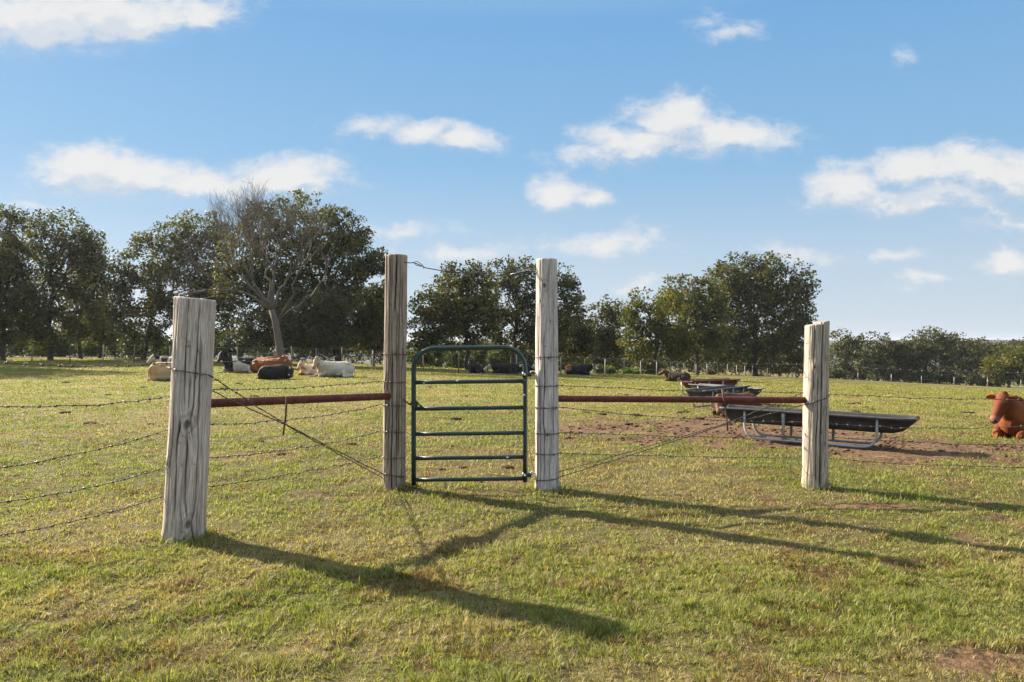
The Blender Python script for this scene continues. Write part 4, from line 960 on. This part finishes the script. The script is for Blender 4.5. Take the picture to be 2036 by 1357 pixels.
    me = mb.mesh('cow'); tmp = bpy.data.objects.new('tmp', me); COL.objects.link(tmp)
    md = tmp.modifiers.new('r', 'REMESH'); md.mode = 'VOXEL'; md.voxel_size = vox; md.use_smooth_shade = True
    sm = tmp.modifiers.new('s', 'SMOOTH'); sm.factor = .5; sm.iterations = 4
    dg = bpy.context.evaluated_depsgraph_get(); ev = tmp.evaluated_get(dg); m2 = bpy.data.meshes.new_from_object(ev)
    bpy.data.objects.remove(tmp); bpy.data.meshes.remove(me)
    n = len(m2.vertices); co = np.empty(n * 3, np.float32); m2.vertices.foreach_get('co', co); co = co.reshape(-1, 3)
    co[:, 2] = np.maximum(co[:, 2], .0); m2.vertices.foreach_set('co', co.ravel())
    rel = (co - h0) / hs_; ht = rel @ hd; hu = rel @ up; hs = rel @ sd
    head = (ht > -.14) & (ht < .62) & (np.abs(hu) < .24) & (np.abs(hs) < .36) & (np.linalg.norm(rel - np.outer(np.clip(ht, -.1, .56), hd), axis=1) < .34)
    col = paint(co, head, ht, hu, hs, seed)
    at_ = m2.attributes.new('hide', 'FLOAT_COLOR', 'POINT'); at_.data.foreach_set('color', np.concatenate([col, np.ones((n, 1))], 1).astype(np.float32).ravel())
    m2.name = 'cow'; m2.materials.clear(); m2.materials.append(M['hide']); m2.polygons.foreach_set('use_smooth', np.ones(len(m2.polygons), bool))
    p = ray(px, py); p.x += off[0]; p.y += off[1]; p.z = gz(p.x, p.y) - .02 + lift
    o = bpy.data.objects.new('cow', m2); COL.objects.link(o); o.location = p; o.rotation_euler = (0, 0, R_(yaw)); o.scale = (scale,) * 3
    if eyes:
        for s in (-1, 1):
            eb = MB(); eb.ball(H_(.135, .035, s * .118), .021, 10, 8); eb.build('eye', M['eye'], o)
    if tagged:
        tb = MB(); c = H_(-.03, -.01, -tagged * .24); tb.box(c, (.012, .075, .09), np.stack([hd, sd, up], 1)); tb.tube([c + up * .04, c + up * .06], .012, 8); tb.build('ear_tag', M['tag'], o, smooth=False)
    return tag(o, label, 'cow', group)
def A(c): return np.array(c, float)
BLACK, WHITE, RED, CREAM, TAN, BROWN, ORANGE, PINK = A((.014, .012, .012)), A((.50, .455, .39)), A((.25, .070, .016)), A((.60, .48, .34)), A((.47, .29, .14)), A((.075, .035, .02)), A((.22, .068, .018)), A((.42, .24, .20))
def n3(co, f, seed): return fbm(co[:, 0] * f + co[:, 1] * f * .6 + seed, co[:, 2] * f + co[:, 1] * f * .8, seed, 3)
def solid(base, face=None, muzzle=None, belly=None, feet=None, shade=None):
    def p(co, head, ht, hu, hs, seed):
        c = np.repeat(base[None], len(co), 0) * (.8 + .4 * n3(co, 2.2, seed))[:, None]
        if shade is not None: k = sstep(n3(co, 1.6, seed + 3), .42, .62)[:, None]; c = c * (1 - k) + shade * k
        if belly is not None: k = sstep(co[:, 2] + .1 * n3(co, 4, seed), .36, .2)[:, None]; c = c * (1 - k) + belly * k
        if face is not None: k = (head & (np.abs(hs) < .10 + .03 * n3(co, 9, seed)) & (ht > -.06) & (hu > -.16))[:, None]; c = np.where(k, face, c)
        if muzzle is not None: k = (head & (ht > .43))[:, None]; c = np.where(k, muzzle, c)
        if feet is not None: k = ((co[:, 2] < .13) & (co[:, 0] > .35))[:, None]; c = np.where(k, feet, c)
        nos = head & (ht > .455) & (ht < .53) & (np.abs(np.abs(hs) - .042) < .014) & (hu > -.035) & (hu < .01); c = np.where(nos[:, None], A((.02, .012, .01)), c)
        return c
    return p
def holstein(rule, a=BLACK, b=WHITE, face=None, patch=None):
    def p(co, head, ht, hu, hs, seed):
        k = rule(co[:, 0] + .14 * (n3(co, 3, seed) - .5), co[:, 1], co[:, 2] + .14 * (n3(co, 3, seed + 4) - .5)); c = np.where(k[:, None], b, a)
        if face is not None:
            c = np.where(head[:, None], a, c); f = head & (np.abs(hs) < face) & (ht > -.05) & (hu > -.2); c = np.where(f[:, None], b, c)
            if patch: e = head & (np.hypot(ht - .13, hu - .03) < .085) & (np.abs(hs) > .045); c = np.where(e[:, None], a, c); mz = head & (ht > .47); c = np.where(mz[:, None], a * 2, c)
        return c * (.85 + .3 * n3(co, 5, seed + 9))[:, None]
    return p
# near the camera on the right
cow('red brown cow with a red ear tag, lying at the right edge', 2012, 872, -142, solid(RED, shade=A((.13, .034, .010)), muzzle=A((.20, .085, .055)), feet=ORANGE), .90, -8, 52, .42, hyaw=-10, hpitch=-46, seed=1, ear=1.3, fold=1, vox=.017, tagged=-1, off=(.52, .46))
# left group
cow('black and white cow farthest left, white face turned left, behind the tan cow', 306, 735, 172, holstein(lambda x, y, z: ((x > .38) & (z < .6)) | ((x > -.25) & (x < -.08)) | (z < .16), face=.2), .95, 5, 30, .5, hyaw=10, hpitch=-38, seed=2, off=(0, 2.2))
cow('tan cow seen from behind, partly hidden by the thick left post', 308, 759, 58, solid(TAN, belly=CREAM, shade=CREAM), 1.02, 10, 35, .5, hyaw=None, hpitch=-30, seed=3, off=(.4, .7))
cow('large black and white cow with black head lying just right of the thick left post', 482, 742, -152, holstein(lambda x, y, z: ((x < .52) & (x > -.42) & (z < .50 + .55 * x)) | ((z < .14) & (x > .3)) | ((x > .3) & (x < .5)) | ((x < -.66) & (x > -.78) & (z > .3))), 1.08, 10, 55, .52, hyaw=60, hpitch=-36, seed=4, fold=2)
cow('reddish cow mostly hidden behind the black and white cow', 512, 731, -20, solid(ORANGE), .85, 30, 38, .45, hyaw=40, hpitch=-25, seed=5, off=(0, 1.6))
cow('orange cow lying with its head to the right behind the curled black cow', 532, 744, -16, solid(ORANGE, shade=RED), 1.0, -6, 44, .46, hyaw=-14, hpitch=-30, seed=6, off=(-.2, .7))
cow('black cow curled with its back to the camera and head tucked down', 541, 756, 58, solid(BLACK, shade=A((.03, .02, .014))), .82, -95, 2, .45, hyaw=-130, hpitch=-35, seed=7, off=(0, .4))
cow('small cream calf with a brown flank facing the camera', 606, 748, -108, solid(CREAM, shade=A((.30, .12, .05))), .72, -8, 50, .46, hyaw=-2, hpitch=-42, seed=8, off=(.1, .4))
cow('white cow with pale tan face lying among the left herd, legs out to the right', 662, 751, -148, solid(A((.52, .46, .38)), face=A((.36, .26, .17)), muzzle=A((.34, .2, .15)), shade=A((.42, .34, .25))), .98, 22, 55, .46, hyaw=46, hpitch=-42, seed=9, fold=3, hind=1, vox=.02, off=(0, .35))
# seen through the gate
cow('all black cow facing the camera beneath the straight trunked oak', 944, 744, -95, solid(BLACK * 1.2), .92, 4, 52, .5, hyaw=8, hpitch=-34, seed=10, off=(0, .6))
cow('black cow with a white muzzle lying stretched behind the gate', 1004, 745, -172, holstein(lambda x, y, z: x > 9, face=.2), .98, 4, 6, .40, hyaw=4, hpitch=-25, seed=11, off=(0, .5))
cow('black cow lying with head raised, behind the stretched one', 1012, 740, -15, solid(BLACK * 1.3, shade=A((.06, .05, .05))), .9, 10, 35, .45, hyaw=20, hpitch=-28, seed=12, off=(.3, 3.0))
cow('black and white faced cow half hidden by the silvery gate post', 1046, 744, -50, holstein(lambda x, y, z: (x < -.3) & (z > .5), face=.2), .85, -10, 28, .42, hyaw=25, hpitch=-40, seed=13, off=(.0, 1.0))
# right of the gate post
cow('black cow with rusty rump and white spotted face looking right', 1150, 747, -12, holstein(lambda x, y, z: (x < -.42) & (z > .34) & (x > -.85), b=A((.20, .07, .035))), 1.02, -8, 26, .46, hyaw=0, hpitch=-30, seed=14, off=(0, .5), vox=.02)
cow('dark brown cow lying with its back to the camera, near the receding fence', 1349, 761, 152, solid(A((.04, .024, .016)), shade=A((.12, .05, .025))), .80, 6, 50, .44, hyaw=20, hpitch=-30, seed=15, off=(0, .4))
cow('dark brown calf with a pale brown face lying beside the feed troughs', 1440, 828, -150, solid(BROWN, face=A((.16, .075, .04)), feet=A((.15, .07, .035))), .70, 30, 24, .36, hyaw=50, hpitch=-50, seed=16, off=(.35, .3))
# white face with black eye patches on the cow right of the post
for o_ in [o for o in S.objects if o.name.startswith('cow') and 'rusty rump' in o.get('label', '')]:
    me = o_.data; n = len(me.vertices); co = np.empty(n * 3, np.float32); me.vertices.foreach_get('co', co); co = co.reshape(-1, 3)
    a_ = me.attributes['hide']; c_ = np.empty(n * 4, np.float32); a_.data.foreach_get('color', c_); c_ = c_.reshape(-1, 4)
    hx = co[:, 0].max(); hd_ = (co[:, 0] > hx - .50) & (co[:, 2] > .42); sp = (vnoise(co[:, 0] * 11, co[:, 2] * 11 + co[:, 1] * 5, 8) > .66) | (co[:, 0] > hx - .07)
    c_[hd_ & ~sp, :3] = WHITE; a_.data.foreach_set('color', c_.ravel())

# ------------------------------------------------------------------ dung pats and clods scattered over the grazed grass
def pat_mesh(seed):
    r = np.random.default_rng(seed); R = []; seg = 18; a = np.linspace(0, 2 * np.pi, seg, endpoint=False)
    prof = .45 + .6 * vnoise(np.cos(a) * 1.6 + 5, np.sin(a) * 1.6 + seed, seed) + .35 * r.random(seg)
    for f, z in ((1, -.02), (1, .012), (.88, .03), (.62, .04), (.5, .030), (.25, .045), (.05, .04)):
        R.append(np.stack([np.cos(a) * f * prof * .13, np.sin(a) * f * prof * .13, z + .016 * (r.random(seg) - .5)], 1))
    return MB().loft(R).mesh('dung_pat')
pats = [pat_mesh(s) for s in range(5)]
for m_ in pats: m_.materials.append(M['dung'])
spots = [(130,762),(128,823),(180,845),(215,787),(150,775),(285,772),(300,846),(475,765),(445,775),(505,790),(705,752),(745,757),(640,772),(900,773),(905,834),(855,772),(925,790),(990,812),(1040,765),(1180,752),(1205,762),(1185,773),(1135,775),(1315,774),(1282,771),(1245,787),(1232,786),(1290,790),(1200,800),(1165,822),(1195,826),(1265,828),(1362,822),(1350,822),(1358,832),(1390,834),(1250,845),(1515,762),(1525,768),(1565,772),(1605,768),(1690,805),(1705,804),(1722,812),(1735,816),(1800,783),(1815,786),(1765,784),(1925,805),(1918,806),(1915,822),(1930,823),(1900,786),(1535,892),(1700,822),(1665,802),(1745,772),(1870,775),(590,862),(700,885),(520,880),(505,893),(880,935),(920,932),(1010,932),(560,905)]
rp = np.random.default_rng(9)
for i, (px, py) in enumerate(spots):
    p = ray(px, py); o = bpy.data.objects.new('dung_pat', pats[i % 5]); COL.objects.link(o); s = (.35 + .65 * rp.random()) * (1.0 if p.y > 14 else .5)
    o.location = p; o.location.z += .006; o.scale = (s * 1.25, s, s * (.7 + .5 * rp.random())); o.rotation_euler = (0, 0, rp.random() * 6.28)
    tag(o, 'dark dried dung pat lying on the grazed pasture', 'dung pat', 'dung pats scattered over the pasture')

# ------------------------------------------------------------------ haze over the whole place
hb = MB(); hb.box((0, 500, -8), (11200, 12400, 60)); hz = hb.build('haze', None, smooth=False)
hm = bpy.data.materials.new('haze_air'); hm.use_nodes = True; ht = NT(hm.node_tree); ht.n.clear(); ho = ht.node('ShaderNodeOutputMaterial')
pv = ht.node('ShaderNodeVolumePrincipled'); pv.inputs['Color'].default_value = (.78, .86, 1.0, 1); pv.inputs['Density'].default_value = .00012; pv.inputs['Anisotropy'].default_value = .35
ht.l.new(pv.outputs[0], ho.inputs['Volume']); hz.data.materials.append(hm); tag(hz, 'thin pale blue haze over the pasture and the far woods', 'haze', kind='stuff')
